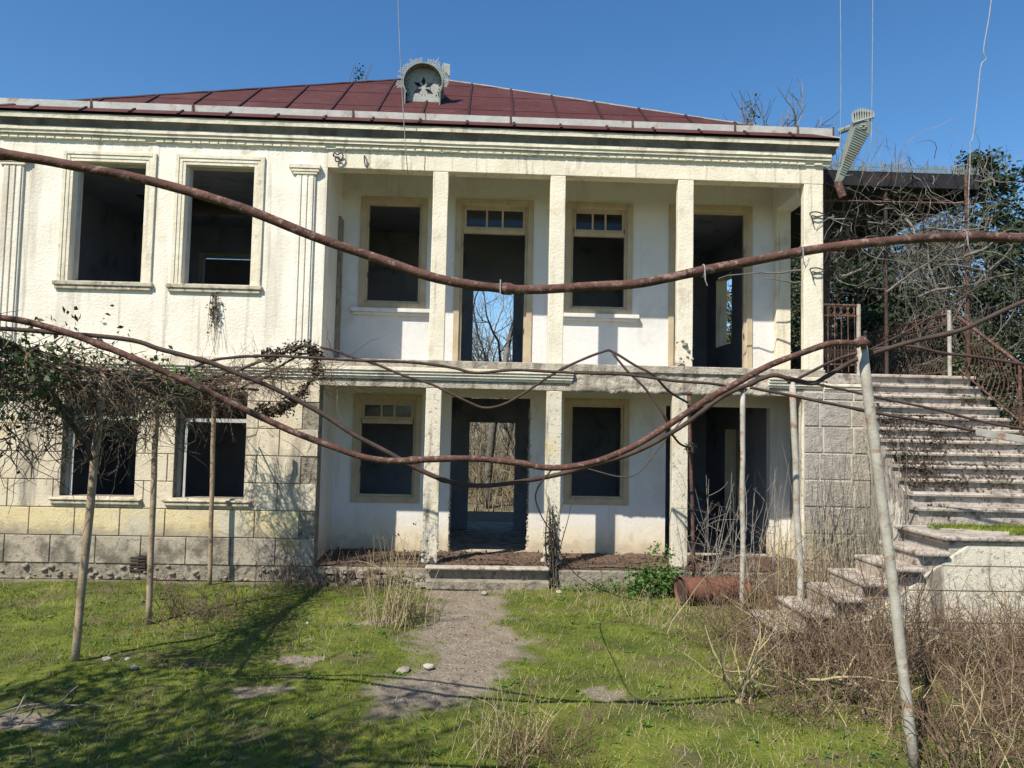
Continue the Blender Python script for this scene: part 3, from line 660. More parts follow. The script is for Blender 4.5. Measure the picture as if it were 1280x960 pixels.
for a in (c00, c10):
    pts = [a.lerp(APX, t) + Vector((0, 0, .012 + .012 * noise.noise(Vector((t * 30, a.x, 0))))) for t in [k / 40 for k in range(41)]]
    MB().tube(pts, .026 if a is c00 else .016, 5).build('ridge_cap', 'roofdark' if a is c00 else 'lace', roof)
# front gutter standing on the sheets, in lengths
xs = [RX0 + .1, -6.35, -4.75, -2.2, .35, 2.35, 4.05, 5.1, RX1 - .05]
gut = None
for k, (a, b) in enumerate(zip(xs, xs[1:])):
    mb = MB(); n = 8; n0 = 0
    for i in range(n + 1):
        x = a + .006 + (b - a - .012) * i / n; w = .008 * noise.noise(Vector((x * .9, 2, 0)))
        for (y, z) in ((-.02, 7.40), (-.035, 7.535), (-.02, 7.54), (.0, 7.40)): mb.v.append((x, y + w, z + w))
    for i in range(n):
        for j in range(4): mb.f.append((i * 4 + j, i * 4 + (j + 1) % 4, i * 4 + 4 + (j + 1) % 4, i * 4 + 4 + j))
    mb.f += [(0, 1, 2, 3), (n * 4 + 3, n * 4 + 2, n * 4 + 1, n * 4)]
    g_ = mb.build('gutter', 'gutter', house)
    MB().box(b - .012, b + .012, -.05, -.036, 7.385, 7.56).build('gutter_bracket', 'rust', g_)

# round dormer with its pierced rosette
DC = Vector((-1.175, 1.02, 8.50)); DR = .355
dr = MB(); n = 28; n0 = 0; ang = [math.radians(-35 + 250 * i / n) for i in range(n + 1)]
for (yy, rr) in ((-.10, DR), (1.1, DR), (1.1, DR - .02), (-.10, DR - .022)):
    for a in ang: dr.v.append((DC.x + rr * math.cos(a), DC.y + yy, DC.z + rr * math.sin(a)))
for k in range(4):
    for i in range(n):
        a = k * (n + 1) + i; b = ((k + 1) % 4) * (n + 1) + i; dr.f.append((a, a + 1, b + 1, b))
dorm = dr.build('dormer', 'zincdark', house)
fc = MB(); fr = DR - .025
fc.prism([(DC.x + fr * math.cos(a), DC.y + .08, DC.z + fr * math.sin(a)) for a in ang], (0, .01, 0)).box(DC.x - .285, DC.x + .285, DC.y + .081, DC.y + .09, DC.z - .36, DC.z - .19).build('dormer_face', 'lace', dorm)
for k in range(6):
    a = math.radians(90 + 60 * k); d = Vector((math.cos(a), 0, math.sin(a))); p = Vector((-d.z, 0, d.x)); c = DC + Vector((0, .072, -.03))
    if k == 3: continue
    MB().prism([c + d * .035, c + d * .11 + p * .034, c + d * .20, c + d * .11 - p * .034], (0, .004, 0)).build('rosette_petal', 'black', dorm)
for s_ in (-1, 1): MB().box(DC.x + s_ * .305 - .01, DC.x + s_ * .305 + .01, DC.y - .10, DC.y + .45, DC.z - .46, DC.z - .17).build('dormer_cheek', 'zincdark', dorm)
hl = MB()
for q in range(40):
    a = math.radians(-35 + 250 * q / 39); rr = .28 + .03 * (q % 2); c = DC + Vector((rr * math.cos(a), .072, rr * math.sin(a)))
    if c.z > DC.z + .12: continue
    hl.box(c.x - .009, c.x + .009, c.y, c.y + .004, c.z - .009, c.z + .009)
for q in range(14):
    a = q * .45; c = DC + Vector((.12 * math.cos(a), .072, -.03 + .13 * math.sin(a))); hl.box(c.x - .006, c.x + .006, c.y, c.y + .004, c.z - .006, c.z + .006)
o = hl.build('rosette_holes', 'black', dorm); o['kind'] = 'stuff'
lc = MB()
for q in range(34):
    a = math.radians(-10 + 200 * q / 33); r0, r1 = DR + .0, DR + random.uniform(.07, .12)
    a2 = a + .09
    P = lambda aa, rr: (DC.x + rr * math.cos(aa), DC.y - .07, DC.z + rr * math.sin(aa))
    if random.random() < .08: continue
    lc.tube([P(a, r0), P(a2, (r0 + r1) / 2), P(a, r1)], .008, 4); lc.tube([P(a2, r0), P(a, (r0 + r1) / 2), P(a2, r1)], .008, 4)
for a, h in ((60, .20), (34, .24), (26, .2)):
    a = math.radians(a); lc.prism([P(a - .05, DR), P(a + .05, DR), P(a, DR + h)], (0, .004, 0))
lc.prism([(DC.x + .33, DC.y, DC.z + .18), (DC.x + .47, DC.y, DC.z + .14), (DC.x + .46, DC.y, DC.z + .38), (DC.x + .34, DC.y, DC.z + .40)], (0, .006, 0))
lc.build('dormer_crest', 'lace', dorm)['kind'] = 'stuff'

# ornate rain head and leaning downspout at the right eave
ds = empty('downspout', (5.6, -.33, 6.3), 'ornate zinc downspout with a pierced crown hanging loose at the right eave corner', 'downspout')
ax = [Vector((6.0, -.33, 7.52)), Vector((6.0, -.33, 7.40)), Vector((5.66, -.33, 6.58)), Vector((5.63, -.33, 6.52))]
def boxtube(pts, ws, ds_):
    mb = MB(); k = len(pts)
    for i, p in enumerate(pts):
        t = (pts[min(i + 1, k - 1)] - pts[max(i - 1, 0)]).normalized(); s = t.cross(Vector((0, 1, 0))).normalized(); y = Vector((0, 1, 0))
        for (a, b) in ((-1, -1), (1, -1), (1, 1), (-1, 1)): mb.v.append(tuple(p + s * a * ws[i] + y * b * ds_[i]))
    for i in range(k - 1):
        for j in range(4): mb.f.append((i * 4 + j, i * 4 + (j + 1) % 4, i * 4 + 4 + (j + 1) % 4, i * 4 + 4 + j))
    mb.f += [(0, 1, 2, 3), ((k - 1) * 4 + 3, (k - 1) * 4 + 2, (k - 1) * 4 + 1, (k - 1) * 4)]; return mb
body = boxtube(ax, [.13, .14, .05, .04], [.11, .11, .05, .04]).build('spout_body', 'zincdark', ds, bevel=.01)
for k in range(20):
    t = .06 + k * .045; p = ax[1].lerp(ax[2], t); w = .13 + (.05 - .13) * t; d = (ax[2] - ax[1]).normalized(); s = d.cross(Vector((0, 1, 0))).normalized()
    MB().tube([p + s * w * .9 + Vector((0, -.115 + .06 * t, 0)), p - s * w * .9 + Vector((0, -.115 + .06 * t, 0))], .008, 4).build('spout_rib', 'zincdark', body)
cr_ = MB()
for k in range(9):
    a = -.16 + .04 * k; h = .16 + .05 * math.sin(k * .4 + .4)
    b = Vector((6.0 + a, -.44, 7.50 + .06 * (k / 8))); cr_.prism([b + Vector((-.022, 0, 0)), b + Vector((.022, 0, 0)), b + Vector((.03, 0, h * .6)), b + Vector((.0, 0, h)), b + Vector((-.03, 0, h * .6))], (0, .006, 0))
for k in range(7):
    b = Vector((6.15, -.42 + .035 * k, 7.52)); cr_.prism([b + Vector((0, -.015, 0)), b + Vector((0, .015, 0)), b + Vector((0, 0, .2))], (.006, 0, 0))
cr_.tube([(5.83, -.45, 7.47), (6.17, -.45, 7.58)], .014, 5); cr_.build('spout_crown', 'lace', ds)
fl = MB()
for k in range(6):
    a = k * 1.047; fl.lump((6.0 + .035 * math.cos(a), -.45, 7.41 + .035 * math.sin(a)), .02, k)
fl.build('rosette', 'lace', ds)
MB().tube([(5.63, -.33, 6.53), (5.72, -.33, 6.30)], .062, 12).build('spout_end', 'rust', ds)
MB().tube([(6.0, -.33, 7.50), (5.76, -.12, 7.45)], .05, 8).build('spout_inlet', 'zincdark', ds)

# ------------------------------------------------------------------ side terrace, staircase, railings, canopy
ter = empty('side_terrace', (6.6, 1, 0), 'raised side terrace on a grey block pier beside the house corner', 'terrace')
MB().box(5.552, 7.95, -.06, 6.0, 3.30, 3.47).build('terrace_slab', 'stone', ter, bevel=.015)
mo = MB()
for (z0, z1, p) in ((3.17, 3.205, .05), (3.205, 3.25, .07), (3.25, 3.298, .09)): mo.box(5.53, 6.24, -p, -.0, z0 + .0015, z1 - .0015)
mo.build('terrace_moulding', 'trim', ter, bevel=.006)
pw = MB().box(5.22, 6.28, -.035, .0, -.02, 3.17).box(5.56, 6.28, .0005, 5.9, -.02, 3.17).build('pier_wall', 'mortar', ter)
MB().box(7.6, 7.95, .3, 5.9, -.02, 3.29).build('pier_wall', 'mortar', ter)
z = .02; r_ = 0
while z < 3.1:
    h = .43; z1 = min(z + h, 3.165); cuts = [5.20] + ([5.52, 6.02] if r_ % 2 else [5.46, 5.98]) + [6.30]
    for a, b in zip(cuts, cuts[1:]):
        MB().cbox(a + .012, b - .012, -.050 + random.uniform(-.012, .006), -.0352, z + .010, z1 - .010, .010).build('block', 'pierblock', pw)
    z = z1 + .0; r_ += 1

stair = empty('stone_staircase', (6.6, -2, 0), 'worn stone staircase climbing to the side terrace, mossy and overgrown', 'staircase')
SL = [6.26, 6.17, 6.09, 6.02, 5.94, 5.88, 5.85, 5.83, 5.81, 5.78, 5.73, 5.67]
for i in range(12):
    z = 3.47 - .1735 * i; y1 = -.061 - .2225 * (i - 1) if i else .3; y0 = -.061 - .2225 * i
    if i == 0: continue
    stp = MB().box(SL[i], 8.0, y0 + .03, y1 + .0295, -.02 if i > 8 else z - .9, z - .046).build('step', 'stone', stair, bevel=.008)
    nb = MB(); n = 16
    for q in range(n + 1):
        x = SL[i] - .03 + (8.05 - SL[i]) * q / n; jz = .008 * noise.noise(Vector((x * 2, i, 0))); jy = .012 * noise.noise(Vector((x * 3, i, 5)))
        for (yy, zz) in ((y0 - .02 + jy, z - .045), (y0 - .025 + jy, z - .02), (y0 - .012 + jy, z + jz), (y1 + .028, z + jz * .3), (y1 + .028, z - .045)): nb.v.append((x, yy, zz))
    for q in range(n):
        for j in range(5): nb.f.append((q * 5 + j, q * 5 + (j + 1) % 5, q * 5 + 5 + (j + 1) % 5, q * 5 + 5 + j))
    nb.f += [(0, 1, 2, 3, 4), tuple(n * 5 + j for j in (4, 3, 2, 1, 0))]
    nb.build('step_nosing', 'stone', stp)
MB().box(6.24, 8.02, -.12, -.061, 3.42, 3.471).build('step_nosing', 'stone', stair, bevel=.012)
# side wall under the flight
sg = MB(); sg.prism([(6.28, -.08, -.02), (6.28, -.08, 3.15), (5.86, -1.40, 2.2), (5.68, -2.5, 1.3), (5.40, -2.74, 1.25), (5.40, -2.74, -.02)], (.05, 0, 0)); sg.build('stringer_wall', 'mortar', stair)
# landing and its front wall
LZ = 1.335
land = MB().box(5.37, 8.6, -3.58, -2.51, LZ - .10, LZ - .051).box(5.33, 8.6, -3.63, -2.50, LZ - .05, LZ).build('landing', 'stone', stair, bevel=.016)
MB().box(5.40, 8.58, -3.565, -2.52, -.02, LZ - .1005).build('landing_base', 'pierblock', stair)
wl_ = MB().prism([(5.60, -3.58, LZ - .101), (8.6, -3.58, LZ - .101), (8.6, -3.58, -.05), (3.9, -3.58, -.05), (3.9, -3.58, .02)], (0, .30, 0)).build('stair_wall', 'mortar', stair)
bx = [3.6, 4.35, 5.1, 5.85, 6.6, 7.35, 8.1, 8.6]
for r_, (z0, z1) in enumerate(((0.0, .36), (.36, .72), (.72, 1.0), (1.0, 1.232))):
    for a, b in zip(bx, bx[1:]):
        a += .18 * (r_ % 2); b = min(b + .18 * (r_ % 2), 8.6)
        lim = lambda x: (LZ - .12) - (5.36 - x) * .66 if x < 5.36 else LZ - .102
        pg = [(a + .008, z0 + .008), (b - .008, z0 + .008), (b - .008, z1 - .008), (a + .008, z1 - .008)]
        # clip under the flight line
        pg = clip(pg, (.70, -1), .70 * 5.60 - (LZ - .115))
        if len(pg) < 3: continue
        MB().prism([(x, -3.602 + random.uniform(-.004, .004), z) for x, z in pg], (0, .0215, 0)).build('block', 'stairwall', wl_)
for k in range(6):
    xn = 5.02 - .33 * k; z = LZ - .175 * (k + 1)
    if z < .05: break
    st2 = MB().box(xn + .012, xn + .359, -3.57, -2.75, -.04, z - .0555).build('step', 'stone', stair, bevel=.01)
    t_ = random.uniform(-.012, .012)
    nb = MB().box(xn - .02 + random.uniform(-.02, .02), xn + .355, -3.66 + random.uniform(-.03, .04), -2.73, z - .055, z); nb.v = [(x, y, zz + t_ * (y + 3.2)) for x, y, zz in nb.v]
    nb.build('step_nosing', 'stone', st2, bevel=.018)
# dead leaves over the steps, grass on the landing
c = []
for i in range(6000):
    k = random.randint(2, 11); z = 3.47 - .1735 * k; u = random.random() ** 1.5
    x = SL[k] + u * 2.0; y = -.061 - .2225 * k + random.uniform(-.03, .22)
    if noise.noise(Vector((x * 2.3, k * .9, 2))) + .25 - .35 * u + (.3 if 3 < k < 10 else -.2) < random.random() * .6: continue
    c.append((x, y, z + (.01 if random.random() < .5 else -random.uniform(.0, .13))))
    if c[-1][2] < z: c[-1] = (x, -.061 - .2225 * k - .012 + random.uniform(-.03, .02), c[-1][2])
tag(link('leaf_litter', leaf_mesh('leaf_litter', np.array(c), .030, 'litter')), 'dark dead leaves and moss caught on the stone steps', 'leaf litter', kind='stuff')

def grass_blades(name, pts, h, w, mat, lean=.5):
    n = len(pts); a = rng.uniform(0, 2 * np.pi, n); hh = h * rng.uniform(.5, 1.4, n)
    dx, dy = np.cos(a), np.sin(a); ln = rng.uniform(0, lean, n) * hh; b = rng.uniform(0, 2 * np.pi, n)
    v = np.empty((n, 3, 3)); v[:, 0] = pts; v[:, 1] = pts; v[:, 2] = pts
    v[:, 0, 0] -= dx * w; v[:, 0, 1] -= dy * w; v[:, 1, 0] += dx * w; v[:, 1, 1] += dy * w
    v[:, 2, 0] += np.cos(b) * ln; v[:, 2, 1] += np.sin(b) * ln; v[:, 2, 2] += hh
    return np_mesh(name, v.reshape(-1, 3), np.arange(3 * n).reshape(n, 3), mat)
n = 9000; p = np.stack([rng.uniform(5.6, 8.4, n), rng.uniform(-3.45, -2.55, n), np.full(n, LZ)], 1)
kp = np.array([noise.noise(Vector((a * 1.6, b * 2, 9))) > -.15 + .25 * (6.3 - a) for a, b, _ in p]); p = p[kp]
tag(link('landing_grass', grass_blades('landing_grass', p, .045, .005, 'grass', 1.0)), 'green grass growing over the stone stair landing', 'grass', kind='stuff')

# railings
def belly_bar(b, t, out, amt):                           # bar that bellies outwards near its foot
    b, t, out = Vector(b), Vector(t), Vector(out); pts = []
    for k in range(9):
        u = k / 8; pts.append(b.lerp(t, u) + out * amt * (math.sin(math.pi * min(1, u * 1.35)) ** 1.5 if u < .74 else 0))
    return pts
rl = empty('terrace_railing', (7.6, 1, 3.47), 'rusty bellied iron railing along the outer edge of the side terrace', 'railing')
for (a, b) in (((7.62, -.05), (7.56, 2.6)), ((7.56, 2.6), (7.54, 5.9))):
    MB().tube([(a[0], a[1], 4.50), (b[0], b[1], 4.48)], .022, 6).build('top_rail', 'rust', rl)
    MB().tube([(a[0], a[1], 4.33), (b[0], b[1], 4.31)], .014, 6).build('rail', 'rust', rl)
    MB().tube([(a[0], a[1], 3.55), (b[0], b[1], 3.54)], .014, 6).build('rail', 'rust', rl)
    MB().tube([(a[0], a[1], 3.47), (a[0], a[1], 4.55)], .032, 8).build('post', 'pipegrey', rl)
    L_ = Vector((b[0] - a[0], b[1] - a[1], 0)); nb = int(L_.length / .085)
    for k in range(1, nb):
        q = Vector((a[0], a[1], 0)) + L_ * (k / nb)
        MB().tube(belly_bar((q.x, q.y, 3.55), (q.x, q.y, 4.32), (1, 0, 0), .13), .008, 4, False).build('bar', 'rustdark', rl)
        MB().tube([(q.x, q.y, 4.32), (q.x, q.y + .02, 4.49)], .007, 4, False).build('bar', 'rust', rl)
rl = empty('landing_railing', (5.85, 0, 3.47), 'short rusty railing panel with a row of iron rings beside the corner pillar', 'railing')
MB().tube([(6.14, .02, 3.47), (6.14, .02, 4.62)], .034, 8).build('post', 'pipegrey', rl)
for zz, rr in ((4.60, .018), (4.42, .014), (3.62, .014)): MB().tube([(5.56, .02, zz), (6.13, .02, zz)], rr, 6).build('rail', 'rust', rl)
for k in range(5): MB().tube([(5.63 + .11 * k + .004 * k, .02, 3.5), (5.63 + .11 * k, .02, 4.60)], .009, 5).build('bar', 'rust', rl)
for k in range(4):
    c = Vector((5.685 + .11 * k, .02, 4.51)); MB().tube([c + Vector((.05 * math.cos(a), 0, .07 * math.sin(a))) for a in [j * math.pi / 6 for j in range(13)]], .009, 5, False).build('ring', 'rust', rl)
for k in range(5):
    for s_ in (1, -1):
        c = Vector((5.63 + .11 * k, .02, 3.8)); MB().tube([c + Vector((s_ * (.02 + .05 * math.cos(a) * (1 - a / 14)), 0, .16 * math.sin(a) * (1 - a / 14))) for a in [j * .5 for j in range(18)]], .005, 4, False).build('scroll', 'rustdark', rl)
rl = empty('stair_railing', (8.0, -1.5, 3), 'red rusted sloping iron railing down the outer side of the staircase', 'railing')
def srz(y): return 3.47 + (y + .061) * .78
ys = [-.1, -1.2, -2.4]
for a, b in zip(ys, ys[1:]):
    MB().tube([(7.72 + .25 * (-a) / 1.2, a, srz(a) + 1.0), (7.72 + .25 * (-b) / 1.2, b, srz(b) + 1.0)], .028, 6).build('top_rail', 'rust', rl)
    MB().tube([(7.72 + .25 * (-a) / 1.2, a, srz(a) + .14), (7.72 + .25 * (-b) / 1.2, b, srz(b) + .14)], .014, 6).build('rail', 'rust', rl)
for y in ys[1:]: MB().tube([(7.72 + .25 * (-y) / 1.2, y, srz(y) - .1), (7.72 + .25 * (-y) / 1.2, y, srz(y) + 1.03)], .026, 8).build('post', 'rust', rl)
for k in range(30):
    y = -.15 - k * .075; x = 7.72 + .25 * (-y) / 1.2
    MB().tube(belly_bar((x, y, srz(y) + .14), (x, y, srz(y) + 1.0), (1, 0, 0), .10), .008, 4, False).build('bar', 'rust', rl)

cn = empty('terrace_canopy', (7, 2, 3.47), 'dark sheet metal canopy on thin iron posts above the side terrace', 'canopy')
MB().box(5.62, 8.55, .62, 5.9, 6.98, 7.04).build('canopy_roof', 'terrace', cn)
MB().box(5.60, 8.57, .58, .619, 6.80, 7.06).build('fascia', 'terrace', cn)
MB().box(8.551, 8.58, .6195, 5.9, 6.72, 7.06).build('fascia', 'terrace', cn)
for (x, y, m_) in ((5.72, .35, 'rustdark'), (5.95, .7, 'rustdark'), (6.95, .66, 'rustdark'), (8.16, .30, 'rust'), (6.3, 3.5, 'rustdark'), (8.1, 4.0, 'rustdark')):
    MB().tube([(x, y, 3.47 if x < 8 else 2.9), (x, y, 6.97)], .030, 8).build('post', m_, cn)
for zz in (6.45, 5.55): MB().tube([(5.6, .36, zz), (6.05, .36, zz)], .012, 5).build('rail', 'rust', cn)
MB().tube([(5.6, .62, 6.52), (8.5, .60, 6.55)], .018, 5).build('rail', 'rust', cn)
lc = MB()
for q in range(70):
    x = 5.6 + q * .0425; h = random.uniform(.09, .16)
    if random.random() < .12: continue
    lc.tube([(x, .575, 7.05), (x + .04, .575, 7.05 + h)], .006, 4, False); lc.tube([(x + .04, .575, 7.05), (x, .575, 7.05 + h)], .006, 4, False)
    if q % 3 == 0: lc.tube([(x + .02, .575, 7.05), (x + .02, .575, 7.10 + h)], .009, 4)
lc.tube([(5.6, .575, 7.13), (8.56, .575, 7.13)], .007, 4); lc.build('crest', 'zincdark', cn)

# ------------------------------------------------------------------ trellis posts, pipes and wires
posts = [((-4.07, -4.18), (-3.93, -4.18, 2.95), .040, 'pipebrown', 'leaning weathered post under the thickest part of the ivy'),
         ((-4.03, -2.53), (-4.06, -2.53, 2.98), .036, 'pipebrown', 'thin weathered post standing between the two ground floor windows'),
         ((-4.07, -0.28), (-4.13, -0.28, 3.03), .034, 'pipebrown', 'thin weathered post close to the wall before the right ground floor window'),
         ((3.66, -1.64), (3.65, -1.64, 3.07), .036, 'pipegrey', 'upright galvanised pipe post behind the rusty drum'),
         ((3.96, -2.93), (3.83, -2.93, 3.11), .040, 'pipegrey', 'galvanised pipe post in the brush before the grey block pier'),
         ((3.32, -6.49), (2.92, -6.49, 3.17), .040, 'pipegrey', 'leaning galvanised pipe post with a rusty bend at its top'),
         ((3.35, -0.36), (3.23, -0.36, 3.09), .028, 'rust', 'rusty iron pipe post with a knot of wire beside a porch pillar')]
for (fx, fy), top, r, mt, lb in posts:
    t = empty('trellis_post', (fx, fy, 0), lb, 'post', 'posts of the grape trellis')
    f = Vector((fx, fy, -.08)); tp = Vector(top); n = 10
    pts = [f.lerp(tp, k / n) + Vector((noise.noise(Vector((k * .5, fx, 1))) * .022 * math.sin(math.pi * k / n), 0, 0)) for k in range(n + 1)]
    MB().tube(pts, [r * random.uniform(.97, 1.03) for _ in pts], 12).build('shaft', mt, t, smooth=True)
    if r > .035: MB().tube([tp + Vector((-.05, 0, .0)), tp + Vector((0, 0, .03)), tp + Vector((.05, 0, -.01))], r * .9, 10).build('elbow', 'rust', t, smooth=True)
    else: MB().tube([tp - Vector((0, 0, .05)), tp + Vector((0, 0, .012))], r * 1.15, 10).build('cap', 'rust', t, smooth=True)
for fx, s_ in ((-4.7, -1), (4.7, 1)):                    # posts that carry the nearest pipe
    t = empty('trellis_post', (fx, -8.8, 0), 'iron post carrying the thick rusty pipe at its %s end' % ('window side' if s_ < 0 else 'stair side'), 'post', 'posts of the grape trellis')
    MB().tube([(fx, -8.8, -.08), (fx, -8.8, 3.72 if s_ < 0 else 3.42)], .04, 12).build('shaft', 'pipegrey', t, smooth=True)
    MB().tube([(fx, -8.8, 3.6 if s_ < 0 else 3.3), (fx, -8.8, 3.73 if s_ < 0 else 3.44)], .046, 10).build('cap', 'rust', t, smooth=True)
PA = [(-4.7,-8.80,3.72),(-3.6,-8.80,3.71),(-2.63,-8.80,3.68),(-2.20,-8.80,3.65),(-1.85,-8.80,3.60),(-1.49,-8.80,3.54),(-1.12,-8.80,3.44),(-0.76,-8.80,3.31),(-0.46,-8.80,3.21),(-0.24,-8.80,3.14),(-0.02,-8.80,3.11),(0.20,-8.80,3.10),(0.49,-8.80,3.12),(0.72,-8.80,3.14),(1.01,-8.80,3.21),(1.28,-8.80,3.27),(1.62,-8.80,3.34),(1.96,-8.80,3.39),(2.25,-8.80,3.41),(2.54,-8.80,3.41),(3.35,-8.80,3.41),(4.7,-8.80,3.42)]
PB = [(-4.05,-6.63,3.21),(-3.50,-6.63,3.18),(-3.15,-6.63,3.12),(-2.75,-6.63,2.99),(-2.34,-6.63,2.83),(-1.99,-6.63,2.68),(-1.70,-6.63,2.55),(-1.41,-6.63,2.42),(-1.11,-6.63,2.31),(-0.88,-6.63,2.24),(-0.65,-6.63,2.21),(-0.36,-6.63,2.22),(-0.01,-6.63,2.23),(0.29,-6.63,2.21),(0.52,-6.63,2.18),(0.82,-6.63,2.22),(1.11,-6.63,2.34),(1.41,-6.63,2.53),(1.65,-6.63,2.69),(1.89,-6.63,2.83),(2.13,-6.63,2.97),(2.38,-6.63,3.07),(2.62,-6.63,3.15),(2.85,-6.60,3.16),(2.92,-6.52,3.15)]
PC = [(-4.05,-6.50,3.14),(-2.76,-6.50,3.07),(-2.40,-6.50,2.99),(-2.07,-6.50,2.91),(-1.84,-6.50,2.83),(-1.62,-6.50,2.75),(-1.42,-6.50,2.66),(-1.19,-6.50,2.54),(-0.97,-6.50,2.40),(-0.72,-6.50,2.28),(-0.42,-6.50,2.12),(-0.18,-6.50,2.04),(0.08,-6.50,2.03),(0.38,-6.50,2.08),(0.72,-6.50,2.16),(1.14,-6.50,2.29),(1.51,-6.50,2.50),(1.82,-6.50,2.73),(2.02,-6.50,2.83),(2.21,-6.50,2.91),(2.34,-6.50,2.89),(2.43,-6.50,2.87),(2.54,-6.50,2.86),(2.67,-6.48,2.93),(2.91,-6.44,3.06),(3.26,-6.50,3.18),(3.65,-6.50,3.28),(3.84,-6.50,3.36),(4.21,-6.50,3.54),(4.86,-6.50,3.85)]
PD = [(-4.0,-1.95,3.10),(-3.63,-1.95,3.27),(-3.30,-1.95,3.33),(-3.01,-1.95,3.35),(-2.71,-1.95,3.36),(-1.76,-1.95,3.33),(-0.98,-1.95,3.32),(-0.40,-1.95,3.26),(-0.07,-1.95,3.20),(0.47,-1.95,3.25),(1.26,-1.95,3.23),(1.85,-1.95,3.23),(2.58,-1.95,3.16),(3.12,-1.9,3.13),(3.64,-1.68,3.08)]
PE = [(-2.28,-1.50,3.54),(-2.05,-1.50,3.49),(-1.81,-1.50,3.40),(-1.53,-1.50,3.33),(-1.10,-1.50,3.17),(-0.71,-1.50,3.05),(-0.18,-1.50,2.81),(0.05,-1.50,2.74),(0.31,-1.50,2.80),(0.61,-1.50,2.98),(0.94,-1.50,3.21),(1.31,-1.50,3.41),(1.70,-1.50,3.58),(1.83,-1.50,3.58),(2.14,-1.50,3.40),(2.41,-1.50,3.26),(2.73,-1.2,3.04),(3.2,-.42,2.92)]
PE2 = [(1.83,-1.50,3.56),(2.06,-1.50,3.29),(2.32,-1.50,3.04),(2.60,-1.50,2.65),(2.72,-1.3,2.46),(2.95,-.9,2.30),(3.24,-.40,2.22)]
PG = [(1.47,-1.50,1.93),(1.95,-1.50,1.82),(2.24,-1.50,1.90),(2.58,-1.50,2.33),(2.87,-1.50,2.68)]
PG2 = [(0.54,-6.62,2.19),(0.43,-6.4,1.99),(0.49,-5.9,1.79),(0.67,-5.0,1.50),(0.91,-3.9,1.09),(1.24,-2.8,0.66),(1.80,-1.8,0.26),(2.35,-1.1,0.02)]
PH1 = [(3.07,-3.60,2.99),(3.52,-3.60,2.91),(3.81,-3.60,2.86),(4.41,-3.60,2.75),(5.17,-3.60,2.64),(5.70,-3.60,2.55)]
PH2 = [(3.63,-3.30,3.14),(3.97,-3.30,3.07),(4.31,-3.30,3.01),(4.74,-3.30,2.92),(5.35,-3.30,2.81),(5.75,-3.30,2.72),(6.25,-3.30,2.62),(6.90,-3.30,2.54)]
PH3 = [(3.83,-2.93,3.12),(4.3,-3.3,3.40),(4.85,-3.60,3.51),(5.36,-3.60,3.44),(5.87,-3.60,3.39),(6.9,-3.60,3.25)]
def pipe(pts, r, mat, name, label, cat='pipe', group='sagging pipes of the grape trellis', sides=10):
    c = curve(pts, 8); c = [p + Vector((0, .006 * noise.noise(p * 2.3), .008 * noise.noise(p * 2.1 + Vector((5, 0, 0))))) for p in c]
    rr = [r * (1 + .09 * noise.noise(p * 7)) for p in c]
    if r > .015:
        for q in range(23, len(c) - 6, 61): rr[q] = rr[q + 1] = r * 1.30
    o = MB().tube(c, rr, sides).build(name, mat, None, smooth=True, origin=pts[0])
    return tag(o, label, cat, group)
pipe(PA, .0225, 'rust', 'trellis_pipe', 'thick rusty pipe sagging across the upper storey windows and balcony')
pipe(PB, .0235, 'rust', 'trellis_pipe', 'rusty pipe sagging low across the ground floor porch to the leaning post')
pipe(PC, .0175, 'rustdark', 'trellis_pipe', 'thinner dark pipe hanging just under the lower rusty pipe')
pipe(PD, .020, 'rustdark', 'trellis_pipe', 'thin brown pipe running level along the balcony edge')
pipe(PE, .018, 'rustdark', 'trellis_pipe', 'bent thin pipe dipping before the central doorway then arching up')
pipe(PE2, .017, 'rustdark', 'trellis_pipe', 'short thin pipe slanting from the arch down to the wire knot')
pipe(PG, .010, 'wiredark', 'loose_cable', 'dark cable looping under the right ground floor porch window', 'cable', None, 6)
pipe(PG2, .006, 'wiredark', 'loose_cable', 'thin dark cable hanging from the lower pipe down to the grass by the porch', 'cable', None, 5)
pipe(PH1, .018, 'rustdark', 'trellis_rod', 'dark rod slanting before the grey pier to a pale metal strip', 'rod', 'rods before the staircase')
pipe(PH2, .016, 'rustdark', 'trellis_rod', 'thin dark rod slanting across the middle of the stone steps', 'rod', 'rods before the staircase')
pipe(PH3, .018, 'rustdark', 'trellis_rod', 'brown rod slanting before the iron railing above the steps', 'rod', 'rods before the staircase')
o = MB().prism([(5.70, -3.58, 2.59), (6.5, -3.58, 2.47), (6.5, -3.58, 2.39), (5.70, -3.58, 2.50)], (0, .03, 0)).build('metal_strip', 'pipegrey', None, bevel=.006, origin=(5.7, -3.58, 2.5)); tag(o, 'pale grey metal strip at the end of a rod before the steps', 'strip')
pipe([(-1.28, .05, 6.58), (-1.29, -.02, 6.56), (-1.28, -.30, 6.62), (-1.34, -.38, 7.28), (-1.42, -.50, 8.38), (-1.55, -.7, 10.6)], .007, 'wire', 'hanging_wire', 'pale wire rising from the balcony beam past the dormer', 'wire', 'loose wires against the sky', 5)
pipe([(5.67, -.33, 6.75), (5.66, -.40, 8.19), (5.65, -.40, 10.6)], .006, 'wire', 'hanging_wire', 'thin straight wire rising just left of the ornate downspout', 'wire', 'loose wires against the sky', 5)
pipe([(6.03, .40, 6.0), (6.05, .0, 6.36), (6.09, -.45, 7.02), (6.14, -.45, 7.81), (6.18, -.45, 10.6)], .006, 'wire', 'hanging_wire', 'thin bent wire rising just right of the ornate downspout', 'wire', 'loose wires against the sky', 5)
